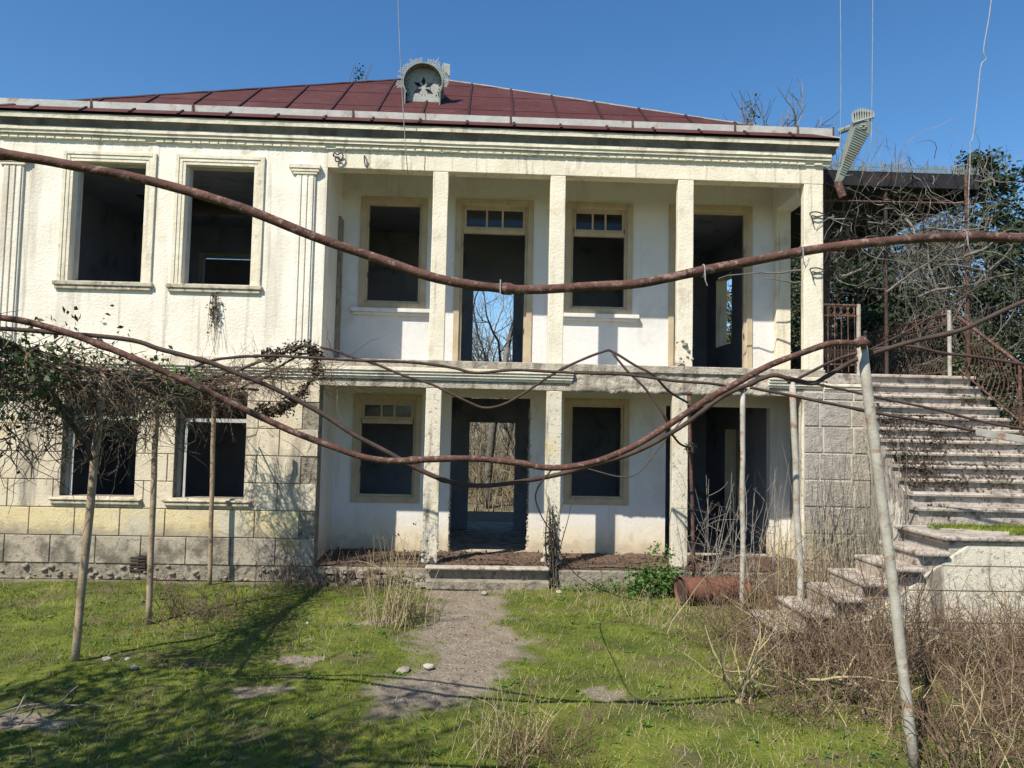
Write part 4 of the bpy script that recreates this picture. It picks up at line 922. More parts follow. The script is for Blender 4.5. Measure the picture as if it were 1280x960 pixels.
pipe([(8.16, .30, 5.2), (8.18, .27, 6.52), (8.22, .27, 7.3), (8.22, .27, 7.5), (8.27, .27, 7.61), (8.36, .27, 8.3), (8.43, .27, 8.85), (8.52, .27, 8.98), (8.48, .27, 9.16), (8.59, .27, 9.77), (8.75, .27, 10.9)], .010, 'wire', 'hanging_wire', 'kinked pale wire rising from a canopy post into the sky', 'wire', 'loose wires against the sky', 6)
pipe([(2.93, -6.45, 3.10), (3.33, -6.40, 3.29), (3.58, -6.40, 3.45), (4.1, -6.40, 3.78)], .007, 'rustdark', 'hanging_wire', 'thin dark wire climbing from the top of the leaning post', 'wire', None, 5)
for k, (x, z, lb) in enumerate(((.07, 3.11, 'centre of the pipe'), (1.01, 3.21, 'pipe before a balcony pillar'), (1.47, 3.31, 'pipe before the corner pillar'), (2.25, 3.41, 'pipe before the canopy'))):
    c = Vector((x, -8.8, z)); mb = MB().tube([c + Vector((0, .03 * math.cos(a), .03 * math.sin(a))) for a in [j * .6 for j in range(12)]], .0028, 4)
    mb.tube([c + Vector((0, -.03, 0)), c + Vector((.0, -.035, -.05)), c + Vector((.012, -.03, -.075))], .0028, 4)
    tag(mb.build('wire_tie', 'wire', None, origin=c), 'twisted wire tie round the thick rusty pipe, %s' % lb, 'wire tie', 'wire ties on the thick pipe')
kn = MB()
for k in range(9):
    c = Vector((3.26, -.40, 2.22)); u, w = rdir(), rdir(); kn.tube([c + (u * math.cos(a) + w * math.sin(a)) * random.uniform(.06, .1) for a in [j * .7 for j in range(10)]], .006, 4)
tag(kn.build('wire_knot', 'wiredark', None, origin=(3.26, -.4, 2.2)), 'tangled ball of dark wire tied to the rusty iron post', 'wire')
hk = MB().tube(curve([(-2.50, .0, 6.80), (-2.47, -.04, 6.83), (-2.42, -.05, 6.80), (-2.36, -.05, 6.83), (-2.33, -.05, 6.77), (-2.38, -.05, 6.70), (-2.44, -.05, 6.69), (-2.45, -.05, 6.75), (-2.40, -.05, 6.76), (-2.37, -.04, 6.71)], 4), .011, 6)
tag(hk.build('iron_bracket', 'wiredark', None, origin=(-2.4, 0, 6.75)), 'curled black iron bracket on the stucco above the pilaster', 'bracket')
hk = MB().tube(curve([(-1.99, .0, 6.80), (-1.99, -.04, 6.80), (-1.985, -.045, 6.70), (-1.96, -.045, 6.62), (-1.93, -.045, 6.63), (-1.92, -.045, 6.68)], 4), .011, 6)
tag(hk.build('iron_hook', 'wiredark', None, origin=(-1.98, 0, 6.75)), 'black iron hook on the beam above the first balcony bay', 'hook')
for (x, z, lb) in ((5.42, 6.08, 'upper'), (5.42, 5.15, 'lower')):
    c = Vector((x, 0, z)); mb = MB().tube(curve([c + Vector((-.10, .0, .02)), c + Vector((-.10, -.05, .03)), c + Vector((0, -.05, .04)), c + Vector((.12, -.05, .0)), c + Vector((.0, -.05, -.04)), c + Vector((-.09, -.05, -.03)), c + Vector((-.05, -.04, -.16))], 4), .011, 6)
    tag(mb.build('iron_bracket', 'wiredark', None, origin=c), 'bent iron bracket on the corner pillar, the %s of two' % lb, 'bracket')

# rusty drum lying in the grass
dmr = empty('rusty_drum', (3.35, -1.15, .2), 'rusty red metal drum lying on its side by the porch', 'drum')
a, b = Vector((2.90, -1.22, .20)), Vector((3.92, -1.02, .19)); d = (b - a).normalized(); s = Vector((0, 0, 1)); w = d.cross(s).normalized()
mb = MB(); n = 28; st = [0, .02, .03, .05, .33, .345, .36, .64, .655, .67, .95, .97, .98, 1]; rr = [.205, .205, .19, .19, .19, .2, .19, .19, .2, .19, .19, .205, .205, .19]
for t, r in zip(st, rr):
    for j in range(n):
        q = 2 * math.pi * j / n; p = a.lerp(b, t) + (s * math.cos(q) * .93 + w * math.sin(q)) * r * (1 + .03 * noise.noise(Vector((t * 3, math.cos(q), math.sin(q))))); mb.v.append(tuple(p))
for i in range(len(st) - 1):
    for j in range(n): mb.f.append((i * n + j, i * n + (j + 1) % n, i * n + n + (j + 1) % n, i * n + n + j))
mb.build('drum_shell', 'rustred', dmr, smooth=True)
MB().prism([a + d * .035 + (s * math.cos(q) * .93 + w * math.sin(q)) * .188 for q in [2 * math.pi * j / n for j in range(n)]], d * .006).build('drum_head', 'rustdark', dmr)
for k, (x, y, r, lb) in enumerate(((-3.75, -4.17, .055, 'pale stone beside the leaning ivy post'), (-3.55, -4.15, .035, 'small pale stone near the leaning ivy post'), (-3.35, -4.45, .05, 'greyish stone in the lawn shadow'), (-.48, -4.33, .065, 'white broken stone lying on the dirt path'), (-.72, -4.45, .075, 'brown lump of masonry at the edge of the path'), (.1, -.75, .07, 'dark lump of masonry before the porch step'), (-2.1, -2.5, .03, 'small white pebble in the moss'), (1.22, -.62, .06, 'white stone at the foot of a porch pillar'))):
    tag(MB().lump((x, y, gz(x, y) + r * .25), r, k + 40, .55).build('stone', 'rock' if k not in (4, 5) else 'plinth', None, origin=(x, y, 0), bevel=.01), lb, 'stone')

# ------------------------------------------------------------------ vines on the trellis
iv = empty('ivy_vine', (-4.07, -4.0, 0), 'mass of dark ivy and bare vine stems draped over the left trellis', 'vine')
R = random.Random(11)
st_ = MB()
for k, (pts, r) in enumerate((
        ([(-4.35, -5.8, 3.25), (-4.2, -5.0, 3.02), (-4.05, -4.2, 2.80), (-4.0, -3.2, 2.98), (-3.95, -2.2, 2.95), (-3.9, -1.2, 3.05), (-3.6, -.8, 3.1)], .055),
        ([(-4.5, -5.6, 2.7), (-4.3, -4.9, 2.75), (-4.1, -4.3, 2.55), (-4.0, -3.4, 2.85), (-3.95, -2.5, 2.78), (-3.8, -1.5, 2.9), (-3.3, -.9, 2.95)], .035),
        ([(-4.1, -5.2, 3.0), (-4.15, -4.6, 2.6), (-4.0, -4.35, 2.25), (-3.95, -4.3, 2.05)], .04),
        ([(-4.1, -6.6, 3.2), (-4.05, -4.1, 2.95), (-4.03, -2.5, 2.97), (-4.0, -.6, 3.02)], .022))):
    c = curve(pts, 6); c = [p + Vector((R.uniform(-.02, .02), R.uniform(-.02, .02), R.uniform(-.02, .02))) for p in c]
    st_.tube(c, taper(len(c), r, r * .6), 7)
st_.build('stem', 'barkdark', iv, smooth=True)
tw = MB(); lv = []
for k in range(620):
    u = R.random(); y = -5.9 + 5.3 * u; x = -4.1 + .12 * math.sin(k) + R.gauss(0, .20); z = 2.95 + R.gauss(0, .12)
    dn = R.random()
    d = Vector((R.gauss(0, .8), R.gauss(0, .7), R.gauss(.1, .55) if dn < .45 else R.gauss(-.9, .5)))
    if y < -3.0 and dn > .4: d.x += .2
    L0 = R.uniform(.3, .95) * (1.0 if d.z < 0 else .6)
    pts = wander((x, y, z), d, L0, 6, .42, .05, R); tw.tube(pts, taper(7, R.uniform(.004, .009), .002), 3, False)
    if R.random() < .6: tw.tube(wander(pts[3], rdir(R), L0 * .5, 4, .5, .03, R), taper(5, .004, .0015), 3, False)
o = tw.build('twigs', 'twig', iv, fix=False); o['kind'] = 'stuff'
tw = MB()
for k in range(520):
    y = R.uniform(-5.7, -1.2); x = -4.1 + R.gauss(0, .28); z = R.uniform(2.15 if y < -3 else 2.5, 3.0)
    pts = wander((x, y, z), (R.gauss(0, .6), R.gauss(0, .6), R.gauss(-.5, .5)), R.uniform(.3, .8), 6, .55, .04, R); tw.tube(pts, taper(7, R.uniform(.004, .008), .002), 3, False)
o = tw.build('dark_twigs', 'barkdark', iv, fix=False); o['kind'] = 'stuff'
cl = []
for k in range(95):
    u = R.random() ** (2.4 if k % 6 else 1.0); y = -5.9 + 3.9 * u; x = -4.12 + R.gauss(0, .18); z = 3.0 + R.gauss(0, .12) - (R.random() ** 2) * .55 * (1 if y < -3.3 else .4)
    n = R.randint(10, 34); s = R.uniform(.06, .15)
    cl.append(np.array([x, y, z]) + rng.normal(size=(n, 3)) * s)
o = link('leaves', leaf_mesh('leaves', np.concatenate(cl), .032, 'ivy'), iv); o['kind'] = 'stuff'
cl = [np.array([-4.0 + R.gauss(0, .15), R.uniform(-2.6, -1.0), 2.95 + R.gauss(0, .1)]) + rng.normal(size=(R.randint(6, 16), 3)) * .09 for k in range(30)]
o = link('dry_leaves', leaf_mesh('dry_leaves', np.concatenate(cl), .035, 'bush'), iv); o['kind'] = 'stuff'

vn = empty('dry_vine', (-3.3, -1.4, 2.9), 'tangle of bare brown vine arching from the trellis to the porch jamb', 'vine')
mb = MB()
for pts, r in (([(-4.0, -1.4, 3.0), (-3.6, -1.4, 3.15), (-3.0, -1.4, 3.35), (-2.75, -1.4, 3.5), (-2.5, -1.35, 3.56), (-2.35, -1.3, 3.45), (-2.40, -1.3, 3.15), (-2.6, -1.3, 2.85), (-2.9, -1.3, 2.62), (-3.2, -1.3, 2.6), (-3.45, -1.3, 2.75), (-3.8, -1.35, 2.9)], .022), ([(-3.9, -1.3, 2.75), (-3.2, -1.3, 3.05), (-2.9, -1.3, 3.25), (-2.6, -1.3, 3.45), (-2.4, -1.3, 3.5)], .016)):
    c = curve(pts, 6); c = [p + Vector((R.uniform(-.02, .02), R.uniform(-.02, .02), R.uniform(-.025, .025))) for p in c]; mb.tube(c, r, 6)
mb.build('stem', 'barkdark', vn, smooth=True)
cl = []
for t in np.linspace(0, 1, 60):
    a = curve([(-3.1, -1.3, 3.40), (-2.75, -1.35, 3.5), (-2.45, -1.3, 3.55), (-2.38, -1.3, 3.2), (-2.6, -1.3, 2.85), (-2.9, -1.3, 2.64), (-3.25, -1.3, 2.68)], 10); p = a[int(t * (len(a) - 1))]
    if R.random() < .3: continue
    cl.append(np.array(p) + rng.normal(size=(40, 3)) * .05)
o = link('dead_leaves', leaf_mesh('dead_leaves', np.concatenate(cl), .03, 'litter'), vn); o['kind'] = 'stuff'
tw = MB()
for k in range(420):
    x = R.uniform(-4.4, -2.8) if k % 5 else R.uniform(-2.9, -1.9); p = (x, -1.3 + R.gauss(0, .25), 2.98 + .25 * (x + 4.2) / 1.3 * .7 + R.gauss(0, .1))
    pts = wander(p, (R.gauss(.2, .7), R.gauss(0, .4), R.gauss(-.1, .7)), R.uniform(.25, .8), 6, .4, .06, R); tw.tube(pts, taper(7, R.uniform(.003, .007), .0015), 3, False)
o = tw.build('twigs', 'twig', vn, fix=False); o['kind'] = 'stuff'
# tuft hanging under an upstairs sill
tf = empty('dry_tuft', (-4.2, -.05, 4.3), 'withered brown creeper hanging below an upstairs window sill', 'creeper')
mb = MB()
for k in range(9): mb.tube(wander((-4.28 + R.gauss(0, .03), -.06, 4.46), (R.gauss(0, .12), 0, -1), R.uniform(.5, 1.1), 8, .12, .1, R), taper(9, .005, .002), 3, False)
mb.build('stems', 'twig', tf, fix=False)['kind'] = 'stuff'
link('leaves', leaf_mesh('leaves', np.array([-4.27, -.06, 4.22]) + rng.normal(size=(120, 3)) * np.array([.04, .02, .14]), .025, 'litter'), tf)['kind'] = 'stuff'

# bare vine smothering the canopy
CV = random.Random(3)
cvn = empty('dry_vine', (7.2, .3, 3.5), 'tangle of bare grey vine smothering the side terrace canopy', 'vine')
tw = MB(); tk = MB()
for k in range(430):
    p = (R.uniform(5.75, 8.8), R.uniform(.0, 1.6), min(7.15, R.gauss(6.05, .55)))
    pts = wander(p, rdir(R), R.uniform(.5, 1.6), 9, .5, .04, R); tw.tube(pts, taper(10, R.uniform(.004, .0085), .002), 3, False)
for k in range(90):
    p = (R.uniform(6.0, 9.2), R.uniform(.4, 2.0), R.uniform(6.9, 7.15)); tw.tube(wander(p, (R.gauss(0, .4), 0, 1), R.uniform(.2, .6), 5, .3, 0, R), taper(6, .006, .002), 3, False)
for k in range(14):
    p = (R.uniform(5.8, 8.6), R.uniform(.0, .8), R.uniform(4.8, 6.2)); pts = wander(p, (R.gauss(0, 1), R.gauss(0, .2), R.gauss(.3, .5)), R.uniform(.8, 1.9), 10, .28, .0, R); tk.tube(pts, taper(11, R.uniform(.016, .03), .008), 5)
o = tw.build('twigs', 'twiggrey', cvn, fix=False); o['kind'] = 'stuff'; tk.build('stem', 'bark', cvn, smooth=True)

# dry vine strands on the pier and stair wall
pv = MB()
for k in range(140):
    x = R.uniform(5.25, 6.25); y = -.10
    if R.random() < .55: u = R.random(); x = 6.2 - u * .75; y = -.15 - u * 2.4
    z1 = R.uniform(1.2, 2.6); pts = wander((x - .02, y - .03, R.uniform(0, .3)), (R.gauss(0, .12), 0, 1), z1, 8, .13, -.05, R); pv.tube(pts, taper(9, R.uniform(.003, .008), .002), 3, False)
    if R.random() < .5: pv.tube(wander(pts[4], rdir(R, .6), .4, 5, .25, 0, R), taper(6, .003, .0015), 3, False)
tag(pv.build('dry_vine_strands', 'twiggrey', None, fix=False), 'pale dry vine strands climbing the grey pier and stair side', 'vine', kind='stuff')

# dead creeper trunk at the foot of a porch pillar
dc = empty('dead_creeper', (1.16, -.1, .1), 'dark dead creeper trunk clinging to the lower part of a porch pillar', 'creeper')
mb = MB()
for k in range(9): mb.tube(wander((1.10 + .12 * R.random(), -.25 + R.random() * .1, .02), (R.gauss(0, .04), .12, 1), R.uniform(.7, 1.7), 10, .10, -.02, R), taper(11, R.uniform(.010, .022), .004), 5)
mb.build('stem', 'barkdark', dc, smooth=True)
link('leaves', leaf_mesh('leaves', np.array([1.15, -.12, .5]) + rng.normal(size=(800, 3)) * np.array([.055, .04, .33]), .024, 'litter'), dc)['kind'] = 'stuff'

# ------------------------------------------------------------------ shrubs, weeds, brush
def stems(mb, R, cx, cy, n, spread, h0, h1, r, lean=.35, tw_=3, jit=.12):
    for k in range(n):
        x, y = cx + R.gauss(0, spread), cy + R.gauss(0, spread); z = gz(x, y) - .02
        L0 = R.uniform(h0, h1); pts = wander((x, y, z), (R.gauss(0, lean), R.gauss(0, lean), 1), L0, 7, jit, .0, R); mb.tube(pts, taper(8, r * R.uniform(.6, 1.2), r * .3), 3, False)
        for q in range(R.randint(0, tw_)):
            b = pts[R.randint(2, 6)]; mb.tube(wander(b, rdir(R, .8), L0 * R.uniform(.15, .45), 4, .3, .0, R), taper(5, r * .5, r * .2), 3, False)
def shrub(name, label, cat, cx, cy, n, spread, h0, h1, r, mat, lean=.35, tw_=3, jit=.12, seed=1, group=None, heads=None):
    R = random.Random(seed); t = empty(name, (cx, cy, 0), label, cat, group); mb = MB(); stems(mb, R, cx, cy, n, spread, h0, h1, r, lean, tw_, jit)
    o = mb.build('stalks', mat, t, fix=False); o['kind'] = 'stuff'
    if heads:
        c = np.array([(cx + R.gauss(0, spread * 1.6), cy + R.gauss(0, spread), R.uniform(h0 * .7, h1)) for _ in range(heads)]); c = np.repeat(c, 6, 0) + rng.normal(size=(heads * 6, 3)) * .012
        link('seed_heads', leaf_mesh('seed_heads', c, .016, 'litter'), t)['kind'] = 'stuff'
    return t
shrub('dry_weed', 'tall dry weed clump with seed heads before the left porch bay', 'weed', -1.0, -2.6, 60, .16, .35, 1.25, .007, 'straw', .22, 3, .10, 3, heads=16)
shrub('dry_weed', 'low brown weed clump beside the dirt path', 'weed', -.95, -2.3, 90, .22, .15, .55, .005, 'twig', .4, 3, .2, 4)
shrub('dry_weed', 'dark dry stalks against the left porch plinth', 'weed', -1.6, -.55, 70, .30, .25, .75, .005, 'twig', .25, 2, .12, 5, heads=8)
shrub('dry_weed', 'thin straw weeds rooted along the porch step', 'weed', .9, -.55, 50, .35, .08, .32, .004, 'straw', .5, 2, .2, 31)
shrub('dry_weed', 'brown weeds rooted along the porch edge between the pillars', 'weed', 1.95, -.40, 70, .32, .08, .34, .004, 'twig', .5, 2, .2, 32)
shrub('dry_weed', 'brown weeds hiding the broken left porch edge', 'weed', -2.2, -.40, 80, .28, .12, .45, .005, 'twig', .4, 2, .2, 33)
shrub('dry_shrub', 'brown twiggy shrub among the posts below the windows', 'shrub', -3.55, -2.2, 130, .33, .15, .50, .006, 'twig', .7, 4, .25, 6)
shrub('dry_shrub', 'sparse brown shrub at the wall beside the vent grille', 'shrub', -4.6, -1.0, 80, .45, .15, .45, .005, 'twig', .5, 3, .22, 7)
shrub('dry_shrub', 'thin dry shrub by the wall next to the porch jamb', 'shrub', -2.85, -.45, 70, .25, .3, .85, .005, 'twig', .25, 3, .14, 8)
shrub('dry_shrub', 'reddish thorny shrub in the open lawn', 'shrub', .45, -6.45, 120, .26, .15, .55, .0045, 'twigred', .55, 4, .22, 9)
shrub('dry_shrub', 'greenish thorny stems in the open lawn', 'shrub', .25, -6.3, 60, .2, .25, .65, .004, 'straw', .35, 3, .16, 10)
shrub('dry_shrub', 'small withered shrub at the edge of the dirt path', 'shrub', -1.15, -6.25, 40, .16, .1, .28, .004, 'twigred', .7, 4, .25, 12)
shrub('sapling', 'pale leafless sapling spreading at the edge of the brush', 'sapling', 2.42, -5.2, 12, .05, .5, 1.0, .011, 'straw', .45, 5, .16, 13)
shrub('sapling', 'bare saplings standing before the right porch doorway', 'sapling', 4.15, -1.0, 26, .38, .9, 2.1, .010, 'twiggrey', .16, 3, .09, 14)
shrub('sapling', 'forked dry saplings beside the rusty iron post', 'sapling', 3.5, -.75, 16, .22, .9, 2.0, .010, 'twiggrey', .22, 4, .10, 15)
shrub('dry_stalks', 'tall pale upright stalks at the foot of the grey block pier', 'stalks', 4.7, -1.7, 70, .42, .6, 1.6, .007, 'straw', .10, 2, .07, 41)
shrub('dry_shrub', 'dense brown stalks crowding the lowest stone steps', 'shrub', 3.9, -3.75, 150, .34, .25, .65, .005, 'twig', .45, 3, .22, 42)
shrub('dry_shrub', 'upright brown stalks along the pale landing wall', 'shrub', 5.4, -4.1, 130, .55, .35, .95, .006, 'twigred', .22, 3, .13, 43)
shrub('dry_shrub', 'knee high dry stalks behind the rusty drum', 'shrub', 3.6, -.75, 80, .35, .3, .8, .006, 'twigred', .3, 3, .14, 16)
shrub('dry_weed', 'straw coloured grass stalks in front of the rusty drum', 'weed', 2.75, -1.75, 60, .40, .1, .35, .0045, 'straw', .6, 1, .14, 17)
shrub('dry_weed', 'scattered straw stalks beside the green bush', 'weed', 1.9, -1.6, 90, .45, .08, .35, .004, 'straw', .6, 1, .14, 18)
shrub('dry_shrub', 'lone twig standing in the lawn shadow', 'shrub', -1.62, -4.0, 5, .03, .25, .5, .005, 'straw', .2, 3, .12, 19)
# tangle of brush before the staircase
R = random.Random(21); mbs = [MB(), MB(), MB()]
for k in range(7800):
    u = R.random() ** .75; x = 1.9 + 5.6 * u; y = R.uniform(-7.4, -.7)
    if x < 2.35 + .45 * noise.noise(Vector((y * .9, 3, 0))) + (.35 if y < -5.7 else 0) + (.45 if y < -6.5 else 0) + (.5 if y > -2.8 else 0) + .35 * abs(R.gauss(0, 1)): continue
    if x > 4.6 and y > -3.7 and not (x > 5.0 and y > -2.7 and R.random() < .1): continue
    if x < 4.1 and y > -2.9 and R.random() < .75: continue
    dn = noise.noise(Vector((x * .9, y * .9, 4)))
    if dn < -.45 + .3 * R.random(): continue
    h = R.uniform(.22, .95) * (1 + dn * .8) * (1.25 if -4.6 < y < -3.0 and x > 3.2 else 1); mb = mbs[R.choice((0, 0, 0, 1, 1, 1, 2))]
    ln = .28 if R.random() < .7 else .9
    pts = wander((x, y, gz(x, y) - .02), (R.gauss(0, ln), R.gauss(0, ln), 1), h, 7, .26, .05, R); r = R.uniform(.003, .0065); mb.tube(pts, taper(8, r, r * .35), 3, False)
    for q in range(R.randint(0, 4)): mb.tube(wander(pts[R.randint(1, 6)], rdir(R, .2), h * R.uniform(.2, .6), 4, .4, .04, R), taper(5, r * .6, r * .25), 3, False)
for mb, mt, lb in zip(mbs, ('twigred', 'twig', 'straw'), ('reddish', 'brown', 'straw coloured')):
    tag(mb.build('dry_brush', mt, None, fix=False), 'waist high tangle of %s dry stalks before the staircase' % lb, 'brush', kind='stuff')
c = np.stack([rng.uniform(2.3, 7, 6000), rng.uniform(-7.2, -.8, 6000), np.zeros(6000)], 1); c = c[(c[:, 0] + .6 * rng.normal(size=6000) > 2.9)]
c = c[~((c[:, 0] > 4.8) & (c[:, 1] > -3.7))]
c[:, 2] = [gz(a, b) + abs(random.gauss(0, .07)) + (random.random() * .5 if random.random() < .25 else 0) for a, b, _ in c]
tag(link('leaf_litter', leaf_mesh('leaf_litter', c, .017, 'twig')), 'brown dead leaves on the ground under the dry brush', 'leaf litter', kind='stuff')
dbr = MB(); R = random.Random(5)
for k in range(5): dbr.tube(wander((3.0 + .1 * k, -5.3, .25), (1, R.gauss(0, .4), R.gauss(.1, .2)), R.uniform(.5, 1.0), 7, .25, .03, R), taper(8, .016, .005), 5)
tag(dbr.build('fallen_branch', 'straw', None, smooth=True), 'pale forked branch lying in the dry brush', 'branch')
lt = MB()
for k in range(9): lt.tube(wander((-3.75 + R.gauss(0, .2), -5.7 + R.gauss(0, .15), .04), (R.gauss(0, 1), R.gauss(0, .6), .1), R.uniform(.2, .5), 5, .25, .02, R), taper(6, .008, .004), 5)
tag(lt.build('stick_pile', 'twiggrey', None), 'heap of grey sticks lying in the lawn shadow', 'sticks', kind='stuff')
# green bush by the porch
gb = empty('green_bush', (2.75, -.55, 0), 'small leafy green bush against the porch beside the drum', 'bush')
cl = [np.array([2.72 + random.gauss(0, .22), -.55 + random.gauss(0, .14), abs(random.gauss(.14, .17))]) + rng.normal(size=(26, 3)) * .06 for _ in range(85)]
link('leaves', leaf_mesh('leaves', np.concatenate(cl), .030, 'bush'), gb)['kind'] = 'stuff'
mb = MB(); stems(mb, random.Random(3), 2.72, -.55, 30, .14, .2, .45, .005); mb.build('stems', 'twig', gb, fix=False)['kind'] = 'stuff'
cl = [np.array([random.uniform(1.3, 2.5), -.42 + random.gauss(0, .08), abs(random.gauss(.03, .04))]) + rng.normal(size=(14, 3)) * .04 for _ in range(50)]
tag(link('ground_ivy', leaf_mesh('ground_ivy', np.concatenate(cl), .024, 'bush')), 'low green creeper along the foot of the porch', 'ground cover', kind='stuff')
# lawn: moss cushions and tufts
cn_ = np.array([noise.noise(Vector((a, b, 11))) for a, b in zip(np.repeat(np.arange(-30, 30) * .35, 60), np.tile(np.arange(-50, 10) * .25, 60))]).reshape(60, 60)
def cell(x, y): return cn_[np.clip((x / .35 + 30).astype(int), 0, 59), np.clip((y / .25 + 50).astype(int), 0, 59)]
nc = 34000; CX = rng.uniform(-8.5, 7.0, nc); CY = -9.5 + 9.3 * rng.random(nc)
kp = (bare(CX, CY) + .26 * rng.normal(size=nc) < .36) & ~((CX > 3.2) & (rng.random(nc) < .6)) & ~((CX > 4.6) & (CY > -3.65)) & (rng.random(nc) < .68 + .9 * cell(CX, CY))
CX, CY = CX[kp], CY[kp]; nc = len(CX); CH = rng.gamma(2.2, .0065, nc); CR = rng.uniform(.012, .045, nc); K = 13
X = np.repeat(CX, K) + rng.normal(size=nc * K) * np.repeat(CR, K); Y = np.repeat(CY, K) + rng.normal(size=nc * K) * np.repeat(CR, K); BH = np.repeat(CH, K)
xi = np.clip((X + 8) / .1, 0, None)
GZ = gv[:, 2].reshape(len(gy), nx); gxa, gya = np.array(gx), np.array(gy)
def gzi(X, Y):
    i = np.clip(np.searchsorted(gxa, X) - 1, 0, nx - 2); j = np.clip(np.searchsorted(gya, Y) - 1, 0, len(gy) - 2)
    fx = (X - gxa[i]) / (gxa[i + 1] - gxa[i]); fy = (Y - gya[j]) / (gya[j + 1] - gya[j])
    return GZ[j, i] * (1 - fx) * (1 - fy) + GZ[j, i + 1] * fx * (1 - fy) + GZ[j + 1, i] * (1 - fx) * fy + GZ[j + 1, i + 1] * fx * fy
tag(link('grass', grass_blades('grass', np.stack([X, Y, gzi(X, Y) - .004], 1), BH + .008, .0045, 'grass', 1.0)), 'short mossy green lawn grass in front of the house', 'grass', kind='stuff')
n = 30000; X = rng.uniform(-7, 4, n); Y = rng.uniform(-7.5, -.4, n); kp = (rng.random(n) < .22 + .6 * np.clip((X - .5) / 2, 0, 1) + vnoise(X, Y, 1.3)); X, Y = X[kp], Y[kp]
tag(link('dry_grass', grass_blades('dry_grass', np.stack([X, Y, gzi(X, Y)], 1), .05 + .06 * rng.random(len(X)) ** 4, .0028, 'straw', 1.6)), 'scattered straw coloured grass blades in the lawn', 'grass', kind='stuff')

n = 1500; X = rng.uniform(-6, 4.5, n); Y = rng.uniform(-7.5, -.4, n)
tag(link('fallen_leaves', leaf_mesh('fallen_leaves', np.stack([X, Y, gzi(X, Y) + .015], 1), .016, 'twig', .7)), 'small brown fallen leaves scattered over the lawn', 'leaves', kind='stuff')
n = 150; X = np.repeat(rng.uniform(-6, 3.5, n), 12) + rng.normal(size=n * 12) * .03; Y = np.repeat(rng.uniform(-7.5, -.6, n), 12) + rng.normal(size=n * 12) * .03
kp = bare(X, Y) < .4
tag(link('broadleaf_weeds', leaf_mesh('broadleaf_weeds', np.stack([X, Y, gzi(X, Y) + .018], 1)[kp], .022, 'bush', .75)), 'low broadleaf weeds dotted through the lawn', 'weeds', kind='stuff')
n = 9000; X = rng.uniform(-4.2, 1.7, n); Y = rng.uniform(-6.2, -.2, n); kp = (bare(X, Y) > .45) & (vnoise(X, Y, 3.0) + .25 * rng.random(n) > .02); X, Y = X[kp], Y[kp]
pb = MB()
for k, (a, b) in enumerate(zip(X, Y)): pb.lump((a, b, gz(a, b) - .018), random.choice((.006, .008, .010, .016)), k % 40, .7)
tag(pb.build('gravel', 'plinth', None, fix=False), 'crumbs of earth and grit lying on the bare path', 'gravel', kind='stuff')
# weeds growing on the roof
for (x, y, z, s, lb) in ((-2.55, 2.35, 9.07, .5, 'small weed sprouting from the left slope of the roof ridge'), (4.45, .35, 7.73, .62, 'thin weed growing at the right end of the roof')):
    w = empty('roof_weed', (x, y, z), lb, 'weed'); mb = MB(); R = random.Random(int(x * 10))
    for k in range(9): mb.tube(wander((x + R.gauss(0, .12), y, z - .03), (R.gauss(0, .3), R.gauss(0, .2), 1), R.uniform(.15, s), 5, .25, 0, R), taper(6, .008, .003), 3, False)
    mb.build('stalks', 'twig', w, fix=False)
    link('leaves', leaf_mesh('leaves', np.array([x, y, z + s * .35]) + rng.normal(size=(50, 3)) * np.array([.06, .05, .1]), .03, 'ever'), w)

# ------------------------------------------------------------------ trees
def grow(mb, R, p, d, L0, r, depth, maxd, sides, gnarl=.16, up=.10):
    n = 5 if depth < maxd else 4
    pts = [Vector(p)]; dd = Vector(d).normalized()
    for k in range(n):
        dd = (dd + Vector((R.gauss(0, gnarl), R.gauss(0, gnarl), R.gauss(up, gnarl * .7)))).normalized(); pts.append(pts[-1] + dd * L0 / n)
    mb.tube(pts, taper(n + 1, r, r * .55), max(3, sides - depth), False)
    if depth == maxd: return
    nb = R.randint(3, 5) if depth else R.randint(6, 9)
    for k in range(nb):
        t = R.uniform(.30 if depth else .35, 1.0); i = min(n - 1, int(t * n)); q = pts[i].lerp(pts[i + 1], t * n - i)
        ax = dd.orthogonal(); ax.rotate(Matrix.Rotation(R.uniform(0, 6.283), 3, dd)); a = R.uniform(.5, 1.05)
        nd = dd * math.cos(a) + ax * math.sin(a)
        grow(mb, R, q, nd, L0 * R.uniform(.42, .68), r * (.62 - .2 * t), depth + 1, maxd, sides, gnarl, up)
    grow(mb, R, pts[-1], dd, L0 * .6, r * .55, depth + 1, maxd, sides, gnarl, up)
def bare_tree(seed, h, r, maxd=4):
    R = random.Random(seed); t = empty('bare_tree', (0, 0, 0), '', 'tree'); mb = MB()
    trunk = [Vector((0, 0, -.1))]; d = Vector((0, 0, 1))
    for k in range(7): d = (d + Vector((R.gauss(0, .05), R.gauss(0, .05), .1))).normalized(); trunk.append(trunk[-1] + d * h * .085)
    MB().tube(trunk, taper(8, r, r * .62), 9).build('trunk', 'bark', t, smooth=True)
    for k in range(7):
        i = R.randint(4, 7); a = R.uniform(0, 6.283); grow(mb, R, trunk[i], (math.cos(a) * .8, math.sin(a) * .8, .8), h * R.uniform(.20, .32), r * .36, 1, maxd, 6)
    grow(mb, R, trunk[-1], d, h * .30, r * .6, 1, maxd, 6)
    mb.build('crown', 'bark', t, fix=False); return t
BT = [bare_tree(5, 9, .14), bare_tree(8, 9, .12)]
used = [False, False]
